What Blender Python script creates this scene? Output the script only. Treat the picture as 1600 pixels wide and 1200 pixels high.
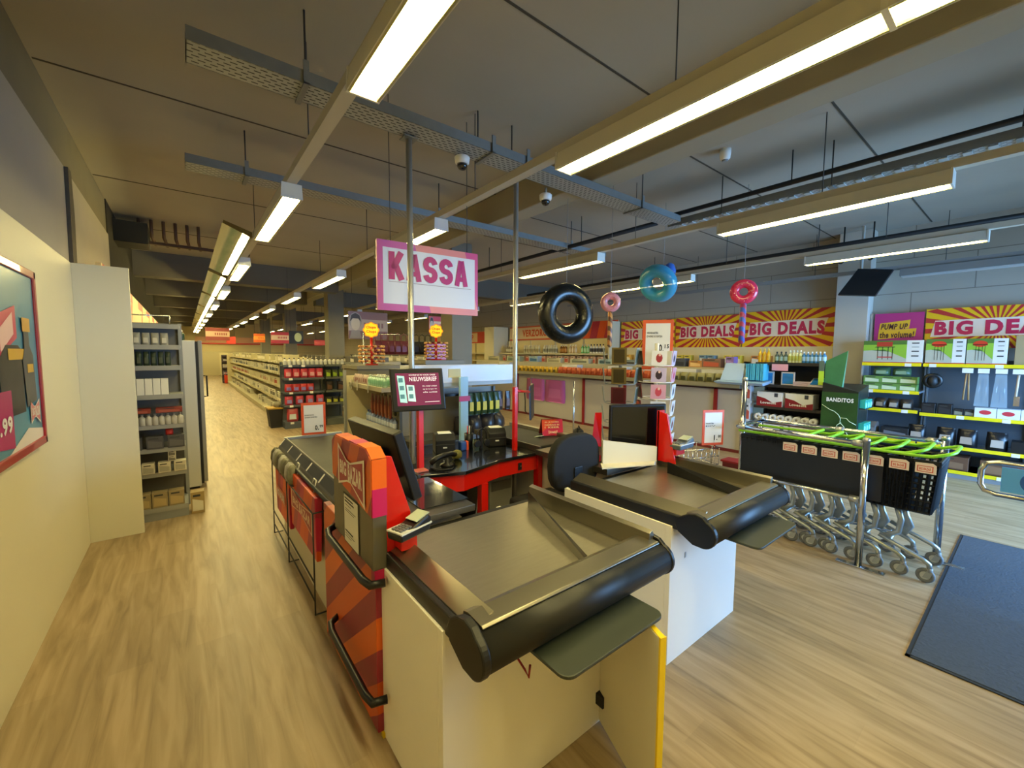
import bpy, math, random
from mathutils import Vector, Matrix
random.seed(7)
S = bpy.context.scene
for o in list(bpy.data.objects): bpy.data.objects.remove(o)
C = S.collection
# ---------------------------------------------------------------- camera
Xr = (0.78655921, 0.04169711, -0.61610548); Yr = (-0.61748625, 0.06271345, -0.78407764); Zr = (0.00594432, 0.99716015, 0.07507523)
R3 = Matrix((Xr, Yr, Zr))
cd = bpy.data.cameras.new('camera'); cam = bpy.data.objects.new('camera', cd); C.objects.link(cam)
cam.matrix_world = Matrix.Translation((0, 0, 1.65)) @ R3.to_quaternion().to_matrix().to_4x4()
cd.sensor_fit = 'HORIZONTAL'; cd.sensor_width = 36; cd.lens = 36 * 650.13 / 1600; cd.clip_start = .05; cd.clip_end = 200
S.camera = cam
# ---------------------------------------------------------------- light, exposure
S.view_settings.view_transform = 'Standard'; S.view_settings.look = 'None'
S.view_settings.gamma = 1; S.view_settings.use_curve_mapping = False
S.view_settings.exposure = 1.32
w = bpy.data.worlds.new('sky'); S.world = w; w.use_nodes = True
w.node_tree.nodes['Background'].inputs[0].default_value = (.35, .6, 1, 1)
w.node_tree.nodes['Background'].inputs[1].default_value = .45
ld = bpy.data.lights.new('daylight', 'AREA'); ld.shape = 'RECTANGLE'; ld.size = 4.6; ld.size_y = 2.1
ld.energy = 185; ld.color = (.25, .54, 1.0)
lo = bpy.data.objects.new('shopfront_daylight', ld); C.objects.link(lo)
lo.location = (6.4, -2.5, 1.3); lo.rotation_euler = (math.radians(68), 0, 0); ld.spread = math.radians(135)
LAMP = 17.0
LAMPC = (1.0, .84, .35)
# ---------------------------------------------------------------- materials
def lin(c):
    if isinstance(c, str):
        c = [int(c[i:i+2], 16) / 255 for i in (0, 2, 4)]
    return tuple((v / 12.92 if v <= .04045 else ((v + .055) / 1.055) ** 2.4) for v in c) + (1,)
MT = {}
def M(col, rough=.5, metal=0, emit=0, key=None, noise=0, scale=6, alpha=None, stretch=None, bump=0, trans=0, coat=0):
    k = key or (col, rough, metal, emit, noise, scale, alpha, trans, coat)
    if k in MT: return MT[k]
    m = bpy.data.materials.new('paint_' + str(col)); m.use_nodes = True
    nt = m.node_tree; b = nt.nodes['Principled BSDF']
    b.inputs['Base Color'].default_value = lin(col); b.inputs['Roughness'].default_value = rough
    b.inputs['Metallic'].default_value = metal
    if coat: b.inputs['Coat Weight'].default_value = coat
    if trans: b.inputs['Transmission Weight'].default_value = trans
    if alpha is not None: b.inputs['Alpha'].default_value = alpha
    if emit:
        b.inputs['Emission Color'].default_value = lin(col); b.inputs['Emission Strength'].default_value = emit
    n = nt.nodes.new('ShaderNodeTexNoise'); n.inputs['Scale'].default_value = scale; n.inputs['Detail'].default_value = 5
    tc = nt.nodes.new('ShaderNodeTexCoord'); mp = nt.nodes.new('ShaderNodeMapping')
    if stretch: mp.inputs['Scale'].default_value = stretch
    nt.links.new(tc.outputs['Object'], mp.inputs[0]); nt.links.new(mp.outputs[0], n.inputs['Vector'])
    if noise:
        mx = nt.nodes.new('ShaderNodeMix'); mx.data_type = 'RGBA'
        c = lin(col); mx.inputs['A'].default_value = tuple(v * (1 - noise) for v in c[:3]) + (1,)
        mx.inputs['B'].default_value = tuple(min(1, v * (1 + noise)) for v in c[:3]) + (1,)
        nt.links.new(n.outputs['Fac'], mx.inputs['Factor']); nt.links.new(mx.outputs['Result'], b.inputs['Base Color'])
    else:
        mr = nt.nodes.new('ShaderNodeMapRange'); mr.inputs['To Min'].default_value = max(0, rough - .06); mr.inputs['To Max'].default_value = min(1, rough + .06)
        nt.links.new(n.outputs['Fac'], mr.inputs['Value']); nt.links.new(mr.outputs[0], b.inputs['Roughness'])
    if bump:
        bp = nt.nodes.new('ShaderNodeBump'); bp.inputs['Strength'].default_value = bump; bp.inputs['Distance'].default_value = .01
        nt.links.new(n.outputs['Fac'], bp.inputs['Height']); nt.links.new(bp.outputs[0], b.inputs['Normal'])
    MT[k] = m; return m

def stripes_mat(key, vec, freq, cols, rough=.4):
    """constant diagonal bands of printed colour"""
    if key in MT: return MT[key]
    m = bpy.data.materials.new(key); m.use_nodes = True; nt = m.node_tree; b = nt.nodes['Principled BSDF']
    b.inputs['Roughness'].default_value = rough
    tc = nt.nodes.new('ShaderNodeTexCoord'); d = nt.nodes.new('ShaderNodeVectorMath'); d.operation = 'DOT_PRODUCT'
    d.inputs[1].default_value = vec; nt.links.new(tc.outputs['Object'], d.inputs[0])
    mu = nt.nodes.new('ShaderNodeMath'); mu.operation = 'MULTIPLY'; mu.inputs[1].default_value = freq
    fr = nt.nodes.new('ShaderNodeMath'); fr.operation = 'FRACT'
    nt.links.new(d.outputs['Value'], mu.inputs[0]); nt.links.new(mu.outputs[0], fr.inputs[0])
    r = nt.nodes.new('ShaderNodeValToRGB'); r.color_ramp.interpolation = 'CONSTANT'
    e = r.color_ramp.elements; n = len(cols)
    e[0].position = 0; e[0].color = lin(cols[0]); e[1].position = 1 / n; e[1].color = lin(cols[1])
    for i in range(2, n):
        q = e.new(i / n); q.color = lin(cols[i])
    nt.links.new(fr.outputs[0], r.inputs[0]); nt.links.new(r.outputs[0], b.inputs['Base Color'])
    MT[key] = m; return m

def wood_floor():
    m = bpy.data.materials.new('oak_planks'); m.use_nodes = True; nt = m.node_tree; b = nt.nodes['Principled BSDF']
    tc = nt.nodes.new('ShaderNodeTexCoord'); mp = nt.nodes.new('ShaderNodeMapping'); mp.inputs['Rotation'].default_value = (0, 0, math.pi / 2)
    nt.links.new(tc.outputs['Object'], mp.inputs[0])
    br = nt.nodes.new('ShaderNodeTexBrick'); br.inputs['Scale'].default_value = 1; br.offset = .37
    br.inputs['Brick Width'].default_value = 1.22; br.inputs['Row Height'].default_value = .18; br.inputs['Mortar Size'].default_value = .0015
    br.inputs['Color1'].default_value = (0, 0, 0, 1); br.inputs['Color2'].default_value = (1, 1, 1, 1); br.inputs['Mortar'].default_value = (.2, .2, .2, 1)
    nt.links.new(mp.outputs[0], br.inputs['Vector'])
    ms = nt.nodes.new('ShaderNodeMapping'); ms.inputs['Scale'].default_value = (9, .8, 1); nt.links.new(tc.outputs['Object'], ms.inputs[0])
    no = nt.nodes.new('ShaderNodeTexNoise'); no.inputs['Scale'].default_value = 2.2; no.inputs['Detail'].default_value = 7; no.inputs['Distortion'].default_value = .8
    nt.links.new(ms.outputs[0], no.inputs['Vector'])
    rp = nt.nodes.new('ShaderNodeValToRGB'); e = rp.color_ramp.elements
    e[0].position = .3; e[0].color = lin('8a7556'); e[1].position = .66; e[1].color = lin('b09a7b')
    x = e.new(.47); x.color = lin('a08a69')
    nt.links.new(no.outputs['Fac'], rp.inputs[0])
    mx = nt.nodes.new('ShaderNodeMix'); mx.data_type = 'RGBA'; mx.blend_type = 'MULTIPLY'; mx.inputs['Factor'].default_value = .16
    nt.links.new(rp.outputs[0], mx.inputs['A']); nt.links.new(br.outputs['Color'], mx.inputs['B'])
    nt.links.new(mx.outputs['Result'], b.inputs['Base Color'])
    b.inputs['Roughness'].default_value = .42
    bp = nt.nodes.new('ShaderNodeBump'); bp.inputs['Strength'].default_value = .12; bp.inputs['Distance'].default_value = .004
    nt.links.new(no.outputs['Fac'], bp.inputs['Height']); nt.links.new(bp.outputs[0], b.inputs['Normal'])
    return m

def block_wall(col, mortar, bw, rh, key):
    m = bpy.data.materials.new(key); m.use_nodes = True; nt = m.node_tree; b = nt.nodes['Principled BSDF']
    tc = nt.nodes.new('ShaderNodeTexCoord'); mp = nt.nodes.new('ShaderNodeMapping'); mp.inputs['Rotation'].default_value = (0, 0, 0)
    cx = nt.nodes.new('ShaderNodeSeparateXYZ'); cb = nt.nodes.new('ShaderNodeCombineXYZ')
    nt.links.new(tc.outputs['Object'], cx.inputs[0]); nt.links.new(cx.outputs['Y'], cb.inputs['X']); nt.links.new(cx.outputs['Z'], cb.inputs['Y'])
    br = nt.nodes.new('ShaderNodeTexBrick'); br.inputs['Scale'].default_value = 1; br.offset = .5
    br.inputs['Brick Width'].default_value = bw; br.inputs['Row Height'].default_value = rh; br.inputs['Mortar Size'].default_value = .006
    c = lin(col); br.inputs['Color1'].default_value = c; br.inputs['Color2'].default_value = tuple(v * .93 for v in c[:3]) + (1,)
    br.inputs['Mortar'].default_value = lin(mortar)
    nt.links.new(cb.outputs[0], br.inputs['Vector']); nt.links.new(br.outputs['Color'], b.inputs['Base Color'])
    b.inputs['Roughness'].default_value = .85
    return m

def perforated(key, fx, fy, rot=False):
    """galvanised sheet with punched slots: dark, slightly offset slots in the metal"""
    if key in MT: return MT[key]
    m = bpy.data.materials.new(key); m.use_nodes = True; nt = m.node_tree; b = nt.nodes['Principled BSDF']
    tc = nt.nodes.new('ShaderNodeTexCoord'); br = nt.nodes.new('ShaderNodeTexBrick'); br.offset = .5
    mp = nt.nodes.new('ShaderNodeMapping')
    if rot: mp.inputs['Rotation'].default_value = (0, 0, math.pi / 2)
    br.inputs['Scale'].default_value = 1; br.inputs['Brick Width'].default_value = fx; br.inputs['Row Height'].default_value = fy
    br.inputs['Mortar Size'].default_value = .011; br.inputs['Mortar Smooth'].default_value = .1
    br.inputs['Color1'].default_value = lin('1a1b1a'); br.inputs['Color2'].default_value = lin('262826'); br.inputs['Mortar'].default_value = lin('a9aca8')
    nt.links.new(tc.outputs['Object'], mp.inputs[0]); nt.links.new(mp.outputs[0], br.inputs['Vector'])
    nt.links.new(br.outputs['Color'], b.inputs['Base Color']); b.inputs['Roughness'].default_value = .5; b.inputs['Metallic'].default_value = .3
    MT[key] = m; return m

WHITE = M('e6e4dc', .45); CREAM = M('ddd6c0', .55, noise=.03, scale=2); BLACK = M('0c0c0d', .38); BLK2 = M('161718', .55)
RIM = M('958f80', .32, .9); STEEL = M('a8a292', .36, .85, noise=.10, scale=5, stretch=(2, 12, 2)); STEELD = M('6e6b64', .36, .9); CHROME = M('c9ced4', .14, 1)
ALU = M('b9bcbe', .3, .85); RED = M('d21408', .35, coat=.3); DRED = M('8e1016', .45); GALV = M('8c8f8d', .45, .55, noise=.12, scale=14)
GREY = M('8d8f8f', .5); DGREY = M('3a3b3b', .5); RUBBER = M('17181a', .42); PLAST = M('f1efe9', .35)
CONC = M('a8a294', .9, noise=.13, scale=.9, bump=.1); CONCD = M('6d685c', .9, noise=.12, scale=1.2); CONCW = M('948f86', .9, noise=.06, scale=2)
ORANGE = M('e2551c', .4); MAG = M('b2184e', .4); YEL = M('f3d01a', .4); GREENH = M('8fd626', .35); GLASS = M('dfe9ec', .05, alpha=.22)
BRAND = stripes_mat('brand_diagonals', (0, .8, 1), 1.75, ['cf541a', '96263a', 'd9621c', '8f2038'])
BRAND2 = stripes_mat('brand_diagonals_bag', (.2, 1, .55), 2.2, ['e2551c', 'c8184a', 'a81d3e', 'dd4a1a'])

# ---------------------------------------------------------------- mesh builder
def V(*a): return Vector(a)
class MB:
    def __init__(s): s.v = []; s.f = []; s.m = []; s.sm = []; s.mats = []
    def mi(s, mat):
        if mat not in s.mats: s.mats.append(mat)
        return s.mats.index(mat)
    def add(s, vs, fs, mat, smooth=False):
        b = len(s.v); s.v += [Vector(p) for p in vs]; i = s.mi(mat)
        for f in fs: s.f.append([b + k for k in f]); s.m.append(i); s.sm.append(smooth)
        return s
    def box(s, x0, x1, y0, y1, z0, z1, mat):
        x0, x1 = min(x0, x1), max(x0, x1); y0, y1 = min(y0, y1), max(y0, y1); z0, z1 = min(z0, z1), max(z0, z1)
        vs = [(x0,y0,z0),(x1,y0,z0),(x1,y1,z0),(x0,y1,z0),(x0,y0,z1),(x1,y0,z1),(x1,y1,z1),(x0,y1,z1)]
        return s.add(vs, [(3,2,1,0),(4,5,6,7),(0,1,5,4),(1,2,6,5),(2,3,7,6),(3,0,4,7)], mat)
    def hexa(s, a, mat):   # 8 corners: bottom 4 then top 4 (counter-clockwise)
        return s.add(a, [(3,2,1,0),(4,5,6,7),(0,1,5,4),(1,2,6,5),(2,3,7,6),(3,0,4,7)], mat)
    def prism(s, poly, axis, a0, a1, mat, smooth=False):
        """poly in the two other axes, extruded along axis"""
        def P(u, v, t): return {'x': (t, u, v), 'y': (u, t, v), 'z': (u, v, t)}[axis]
        n = len(poly); vs = [P(u, v, a0) for u, v in poly] + [P(u, v, a1) for u, v in poly]
        fs = [tuple(range(n))[::-1], tuple(range(n, 2 * n))]
        s.add(vs, fs, mat)
        b = len(s.v) - 2 * n; i = s.mi(mat)
        for k in range(n):
            s.f.append([b + k, b + (k + 1) % n, b + n + (k + 1) % n, b + n + k]); s.m.append(i); s.sm.append(smooth)
        return s
    def slab(s, o, u, v, th, mat):
        """parallelogram o,u,v extruded backwards along -(u x v) by th"""
        o, u, v = Vector(o), Vector(u), Vector(v); n = u.cross(v).normalized() * -th
        p = [o, o + u, o + u + v, o + v]
        return s.add([q + n for q in p] + p, [(3,2,1,0),(4,5,6,7),(0,1,5,4),(1,2,6,5),(2,3,7,6),(3,0,4,7)], mat)
    def polyslab(s, pts, nrm, th, mat):
        n = len(pts); N = Vector(nrm).normalized() * th; vs = [Vector(p) for p in pts] + [Vector(p) + N for p in pts]
        return s.add(vs, [tuple(range(n))[::-1], tuple(range(n, 2 * n))] + [(k, (k + 1) % n, n + (k + 1) % n, n + k) for k in range(n)], mat)
    def tube(s, pts, r, mat, n=8, closed=False, sx=1, rr=None):
        pts = [Vector(p) for p in pts]; b = len(s.v); m = len(pts); up = None
        for i, p in enumerate(pts):
            a = pts[i - 1] if (i > 0 or closed) else p; c = pts[(i + 1) % m] if (i < m - 1 or closed) else p
            t = (c - a).normalized()
            if up is None:
                up = Vector((0, 0, 1)) if abs(t.z) < .9 else Vector((1, 0, 0))
            si = t.cross(up).normalized(); up = si.cross(t).normalized()
            rad = rr[i] if rr else r
            for k in range(n):
                an = 2 * math.pi * k / n; s.v.append(p + si * math.cos(an) * rad * sx + up * math.sin(an) * rad)
        i = s.mi(mat)
        for j in range(m if closed else m - 1):
            for k in range(n):
                j2 = (j + 1) % m
                s.f.append([b + j * n + k, b + j * n + (k + 1) % n, b + j2 * n + (k + 1) % n, b + j2 * n + k]); s.m.append(i); s.sm.append(n > 4)
        if not closed:
            s.f.append([b + k for k in range(n)][::-1]); s.m.append(i); s.sm.append(False)
            s.f.append([b + (m - 1) * n + k for k in range(n)]); s.m.append(i); s.sm.append(False)
        return s
    def lathe(s, prof, c, mat, n=16, axis='z'):
        b = len(s.v); m = len(prof)
        for r, h in prof:
            for k in range(n):
                a = 2 * math.pi * k / n; u, v = r * math.cos(a), r * math.sin(a)
                q = {'z': (u, v, h), 'x': (h, u, v), 'y': (u, h, v)}[axis]
                s.v.append(Vector(q) + Vector(c))
        i = s.mi(mat)
        for j in range(m - 1):
            for k in range(n):
                s.f.append([b + j*n + k, b + j*n + (k+1) % n, b + (j+1)*n + (k+1) % n, b + (j+1)*n + k]); s.m.append(i); s.sm.append(True)
        s.f.append([b + k for k in range(n)][::-1]); s.m.append(i); s.sm.append(False)
        s.f.append([b + (m-1)*n + k for k in range(n)]); s.m.append(i); s.sm.append(False)
        return s
    def torus(s, c, nrm, Rr, r, mat, n=32, k=12, sq=1, twist=None):
        N = Vector(nrm).normalized(); A = N.orthogonal().normalized(); B = N.cross(A); b = len(s.v)
        for i in range(n):
            a = 2*math.pi*i/n; d = A*math.cos(a) + B*math.sin(a)
            for j in range(k):
                t = 2*math.pi*j/k; s.v.append(Vector(c) + d*(Rr + r*math.cos(t)) + N*(r*sq*math.sin(t)))
        mi = [s.mi(q) for q in (mat if isinstance(mat, list) else [mat])]
        for i in range(n):
            for j in range(k):
                s.f.append([b+i*k+j, b+((i+1)%n)*k+j, b+((i+1)%n)*k+(j+1)%k, b+i*k+(j+1)%k]); s.m.append(mi[(i*len(mi)//n) % len(mi)] if len(mi) < 5 else mi[i % len(mi)]); s.sm.append(True)
        return s
    def build(s, name, parent=None, bevel=0, loc=None, seg=2):
        me = bpy.data.meshes.new(name)
        base = Vector((0, 0, 0)); o = bpy.data.objects.new(name, me)
        if parent is not None: base = BASE.get(parent.name, Vector((0, 0, 0))); BASE[o.name] = base
        else:
            if s.v and loc is None:
                xs = [p.x for p in s.v]; ys = [p.y for p in s.v]; zs = [p.z for p in s.v]
                base = Vector(((min(xs)+max(xs))/2, (min(ys)+max(ys))/2, min(zs)))
            elif loc is not None: base = Vector(loc)
            BASE[o.name] = base
        me.from_pydata([tuple(p - base) for p in s.v], [], s.f)
        for m in s.mats: me.materials.append(m)
        for i, p in enumerate(me.polygons): p.material_index = s.m[i]; p.use_smooth = s.sm[i]
        me.validate(); me.update()
        C.objects.link(o)
        if parent is not None: o.parent = parent
        else: o.location = base
        if bevel:
            bv = o.modifiers.new('bevel', 'BEVEL'); bv.width = bevel; bv.segments = seg; bv.limit_method = 'ANGLE'; bv.angle_limit = .7
        return o
BASE = {}
def tag(o, label, cat, group=None, kind=None):
    if label: o['label'] = label
    if cat: o['category'] = cat
    if group: o['group'] = group
    if kind: o['kind'] = kind
    return o
def thing(name, label, cat, loc=(0, 0, 0), group=None):
    o = bpy.data.objects.new(name, None); C.objects.link(o); o.location = loc; o.empty_display_size = .05
    BASE[o.name] = Vector(loc); return tag(o, label, cat, group)
def struct(mb, name, bevel=0):
    o = mb.build(name, bevel=bevel); o['kind'] = 'structure'; return o
CH = {}
def copy_tree(o, loc=None, label=None, parent=None, rotz=None):
    c = o.copy(); C.objects.link(c)
    if parent is not None: c.parent = parent
    for ch in [q for q in o.children]: copy_tree(ch, parent=c)
    if loc is not None: c.location = loc
    if label: c['label'] = label
    if rotz is not None: c.rotation_euler = (0, 0, rotz)
    return c
_tc = {}
def text_verts(t, bold):
    k = (t, bold)
    if k in _tc: return _tc[k]
    cu = bpy.data.curves.new('t', 'FONT'); cu.body = t; cu.size = 1; cu.offset = bold; cu.align_x = 'LEFT'; cu.resolution_u = 3
    cu.space_character = 1 + bold * 3.6
    ob = bpy.data.objects.new('t', cu); C.objects.link(ob)
    dg = bpy.context.evaluated_depsgraph_get(); dg.update()
    me = bpy.data.meshes.new_from_object(ob.evaluated_get(dg))
    vs = [v.co.copy() for v in me.vertices]; fs = [list(p.vertices) for p in me.polygons]
    bpy.data.objects.remove(ob); bpy.data.curves.remove(cu); bpy.data.meshes.remove(me)
    x0 = min(v.x for v in vs); x1 = max(v.x for v in vs); y0 = min(v.y for v in vs); y1 = max(v.y for v in vs)
    vs = [((v.x - x0) / (x1 - x0), (v.y - y0) / (y1 - y0)) for v in vs]
    _tc[k] = (vs, fs); return _tc[k]
def put_text(mb, t, o, u, v, mat, bold=.03, n=None, off=.003):
    """text filling the parallelogram o + [0,1]u + [0,1]v, lifted off the surface"""
    o, u, v = Vector(o), Vector(u), Vector(v); N = (u.cross(v).normalized() if n is None else Vector(n)) * off
    vs, fs = text_verts(t, bold); mb.add([o + u * a + v * b + N for a, b in vs], fs, mat); return mb
def quad(mb, o, u, v, mat, off=.002):
    o, u, v = Vector(o), Vector(u), Vector(v); N = u.cross(v).normalized() * off
    mb.add([o + N, o + u + N, o + u + v + N, o + v + N], [(0, 1, 2, 3)], mat); return mb
def polyp(mb, o, u, v, pts, mat, off=.003):
    o, u, v = Vector(o), Vector(u), Vector(v); N = u.cross(v).normalized() * off
    mb.add([o + u * a + v * b + N for a, b in pts], [tuple(range(len(pts)))], mat); return mb
def disc_pts(cx, cy, rx, ry, n=20, wob=0, k=8):
    return [(cx + rx * (1 + wob * math.cos(k * 2 * math.pi * i / n)) * math.cos(2 * math.pi * i / n), cy + ry * (1 + wob * math.cos(k * 2 * math.pi * i / n)) * math.sin(2 * math.pi * i / n)) for i in range(n)]
def logo(mb, o, u, v, bg, fg, off=.004):
    """bow-tie shaped shop emblem with its name"""
    out = [(0, 1), (.36, .74), (.5, .72), (1, .95), (1, 0), (.5, .3), (.36, .28), (0, .1)]
    polyp(mb, o, u, v, out, fg, off)
    inn = [(.5 + (a - .5) * .9, .52 + (b - .52) * .82) for a, b in out]
    polyp(mb, o, u, v, inn, bg, off + .001)
    o, u, v = Vector(o), Vector(u), Vector(v)
    put_text(mb, 'BIG', o + u * .10 + v * .38, u * .26, v * .30, fg, .05, off=off + .002)
    put_text(mb, 'BAZAR', o + u * .42 + v * .33, u * .50, v * .36, fg, .05, off=off + .002)

# ================================================================ STRUCTURE
CZ = 3.6
struct(MB().box(-.85, 9.1, -2.7, 35.2, -.1, 0, wood_floor()), 'floor')
cm = MB().box(-.85, 9.1, -2.7, 35.2, CZ, CZ + .2, CONC)
struct(cm, 'ceiling')
jm = M('4b473e', .95)
k = 0
for y in (-.4, 1.96, 4.3, 6.65, 9.0, 11.4, 13.8, 16.2, 18.6, 21, 23.4, 25.8):
    k += 1; struct(MB().box(-.72, 3.1, y - .008, y + .008, CZ - .004, CZ + .002, jm), 'trim_%d' % k)
for y in (-.1, 1.13, 2.28, 3.5, 4.7, 5.9):
    k += 1; struct(MB().box(3.36, 8.7, y - .008, y + .008, CZ - .004, CZ + .002, jm), 'trim_%d' % k)
lw = MB(); lw.box(-.8, -.70, -2.7, 4.94, 0, 2.36, M('d9d3bd', .5, noise=.03, scale=1.2))
struct(lw, 'wall_left')
uw = MB(); uw.box(-.82, -.715, -2.7, 7.6, 2.36, 3.15, M('a9a297', .95, noise=.05, scale=3, bump=.15)); uw.box(-.82, -.72, -2.7, 35.2, 0, 2.36, CONCW)
uw.box(-.82, -.72, 7.6, 35.2, 2.36, 3.6, M('2b2822', .95))  # darkness of the unlit opening put into the wall colour
struct(uw, 'wall_left_upper')
rb = MB(); rb.box(-.82, -.73, -2.7, 7.6, 3.15, CZ, M('7a7462', .95, noise=.1, scale=4, bump=.3)); struct(rb, 'trim_70')
fo = MB(); fo.prism([(5.0, 2.36), (5.16, 2.36), (5.2, 2.8), (5.17, 3.15), (5.05, 3.15), (5.02, 2.7)], 'x', -.72, -.69, M('5d574b', .95, noise=.2, scale=20, bump=.4)); struct(fo, 'trim_71')
struct(MB().box(8.75, 8.95, -2.7, 35.2, 0, CZ, block_wall('b5ae9f', '847d70', 1.3, .52, 'block_wall')), 'wall_right')
struct(MB().box(-.85, 9.1, 35, 35.2, 0, CZ, M('e3d3a2', .7)), 'wall_back')
struct(MB().box(-.72, 3.0, -.85, -.72, 0, 2.62, M('d8cfb4', .6)), 'added_blocker_wall')  # unseen wall added to keep daylight off the first counter's front
fw = MB(); fw.box(-.85, 3.6, -2.8, -2.65, 0, CZ, CREAM); fw.box(8.75, 9.1, -2.8, -2.65, 0, CZ, CREAM); fw.box(3.6, 8.75, -2.8, -2.65, 2.7, CZ, CREAM); struct(fw, 'wall_front')
struct(MB().box(3.1, 3.36, -2.7, 35, 3.275, CZ, M('a09a88', .9, noise=.1, scale=1.5)), 'trim_72', .012)
# cross beams towards the back of the shop
for i, y in enumerate((11.0, 14.4, 18.2, 22.5, 27, 31.5)):
    struct(MB().box(-.72, 3.1, y, y + .35, 3.12, CZ, CONCD), 'trim_%d' % (80 + i))
for i, y in enumerate((9.3, 14.4, 22.5)):
    struct(MB().box(3.36, 8.75, y, y + .35, 3.12, CZ, CONCD), 'trim_%d' % (90 + i))
# columns
COL = M('837e70', .85, noise=.06, scale=3)
for i, (x, y, s) in enumerate(((3.15, 12.2, .42), (3.75, 6.5, .42), (3.15, 18.5, .42), (3.15, 25, .42))):
    struct(MB().box(x, x + s, y, y + s, 0, CZ, COL), 'trim_%d' % (60 + i), .01)
struct(MB().box(8.45, 8.75, 1.74, 2.16, 0, CZ, M('c3bdb0', .8, noise=.04, scale=2)), 'trim_65', .006)

# ---------------------------------------------------------------- tall end panel + poster on left wall
t = MB().box(-.70, -.352, 4.94, 4.975, 0, 2.36, M('dcd8c4', .5)).build('end_panel', bevel=.002)
tag(t, 'tall plain cream end panel standing across the left wall', 'panel')

p = thing('framed_poster', 'large red framed poster of drinks and food on the left wall', 'poster', (-.70, 2.9, 1.05))
m = MB(); y0, y1, z0, z1 = 2.2, 3.655, 1.10, 2.10
for a in ((y0, y1, z0, z0 + .045), (y0, y1, z1 - .045, z1), (y0, y0 + .04, z0, z1), (y1 - .04, y1, z0, z1)):
    m.box(-.70, -.665, *a, M('a3141c', .35, coat=.4))
m.build('frame', p, .006)
m = MB(); o = V(-.672, y1 - .04, z0 + .04)
# the print: local u runs towards the camera (-y is left... u = +y), drawn seen from +x
o = V(-.676, y0 + .04, z0 + .04); u = V(0, y1 - y0 - .08, 0); v = V(0, 0, z1 - z0 - .08)
n = V(1, 0, 0)
m.box(-.699, -.676, y0 + .03, y1 - .03, z0 + .03, z1 - .03, M('4f8fae', .3, noise=.25, scale=3))
pr = m.build('print', p)
m = MB()
def W(a): return (a - y0) / (y1 - y0)
polyp(m, o, u, v, [(.55, 0), (.999, 0), (.999, .06), (.80, .1), (.55, -.0)], M('e9e2e0', .3), .002)
polyp(m, o, u, v, [(.5, .50), (.74, .62), (.74, .80), (.5, .72)], M('d23a62', .3), .003)
polyp(m, o, u, v, [(.55, .54), (.70, .64), (.70, .76), (.55, .66)], M('f2c7c4', .3), .004)
polyp(m, o, u, v, [(.52, .2), (.78, .2), (.78, .55), (.74, .58), (.6, .58), (.52, .5)], M('22242a', .3), .004)
quad(m, o + u * .62 + v * .50, u * .2, v * .06, M('d7a92e', .3), .005)
polyp(m, o, u, v, [(.80, .22), (.93, .25), (.92, .52), (.88, .58), (.88, .68), (.82, .68), (.81, .56), (.78, .5)], M('4b4c50', .3), .006)
quad(m, o + u * .80 + v * .66, u * .1, v * .08, M('d8a63c', .3), .007)
quad(m, o + u * .83 + v * .42, u * .08, v * .05, M('d7a92e', .3), .007)
m.build('drinks_picture', pr)
m = MB(); polyp(m, o, u, v, [(.44, .06), (.62, .03), (.62, .34), (.44, .34)], M('b2186a', .3), .005)
put_text(m, '.99', o + u * .47 + v * .12, u * .13, v * .09, PLAST, .04, off=.007); m.build('price_patch', pr)
m = MB(); logo(m, o + u * .83 + v * .10, u * .13, v * .16, M('e07a86', .3), PLAST, .006); m.build('emblem', pr)

# ================================================================ LIGHTS AND TRUNKING
EMI = bpy.data.materials.new('tube_light'); EMI.use_nodes = True
b = EMI.node_tree.nodes['Principled BSDF']; b.inputs['Base Color'].default_value = (1, .95, .8, 1); b.inputs['Emission Color'].default_value = LAMPC + (1,); b.inputs['Emission Strength'].default_value = LAMP
EMI.node_tree.nodes.new('ShaderNodeTexNoise')
HOUS = M('cfcab9', .4)
def make_lamp(width, depth=.10, L=1.55):
    r = thing('ceiling_light', 'tube light', 'ceiling light')
    w = width / 2
    h = MB(); h.prism([(-w, 0), (-w + .012, depth), (w - .012, depth), (w, 0), (w - .008, 0), (w - .03, depth - .02), (-w + .03, depth - .02), (-w + .008, 0)], 'y', 0, L, HOUS); h.build('housing', r)
    e = MB(); e.prism([(-w, -.002), (-w + .006, depth + .006), (w - .006, depth + .006), (w, -.002)], 'y', -.012, 0, M('d9d6cb', .4)); e.build('end_cap', r)
    e = MB(); e.prism([(-w, -.002), (-w + .006, depth + .006), (w - .006, depth + .006), (w, -.002)], 'y', L, L + .012, M('d9d6cb', .4)); e.build('end_cap', r)
    d = MB(); d.box(-w + .016, w - .016, .05, L - .05, .006, .03, EMI); d.build('diffuser', r)
    q = MB(); 
    for x in (-w + .004, w - .016): q.box(x, x + .012, .0, L, .0, .01, M('d8cf8a', .25, .6))
    q.build('reflector_rim', r)
    return r
ORD = ['nearest', 'second', 'third', 'fourth', 'fifth', 'sixth', 'seventh', 'eighth', 'ninth', 'tenth', 'eleventh', 'twelfth']
rows = [('left row', .685, .15, .42, 3.15, 12, 2.8), ('second row from the left', 1.955, .15, .41, 3.18, 11, 2.8),
        ('third row from the left', 4.16, .15, .46, 3.05, 11, 2.8), ('fourth row from the left', 6.40, .14, .42, 3.1, 10, 2.8)]
protos = {}
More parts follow.
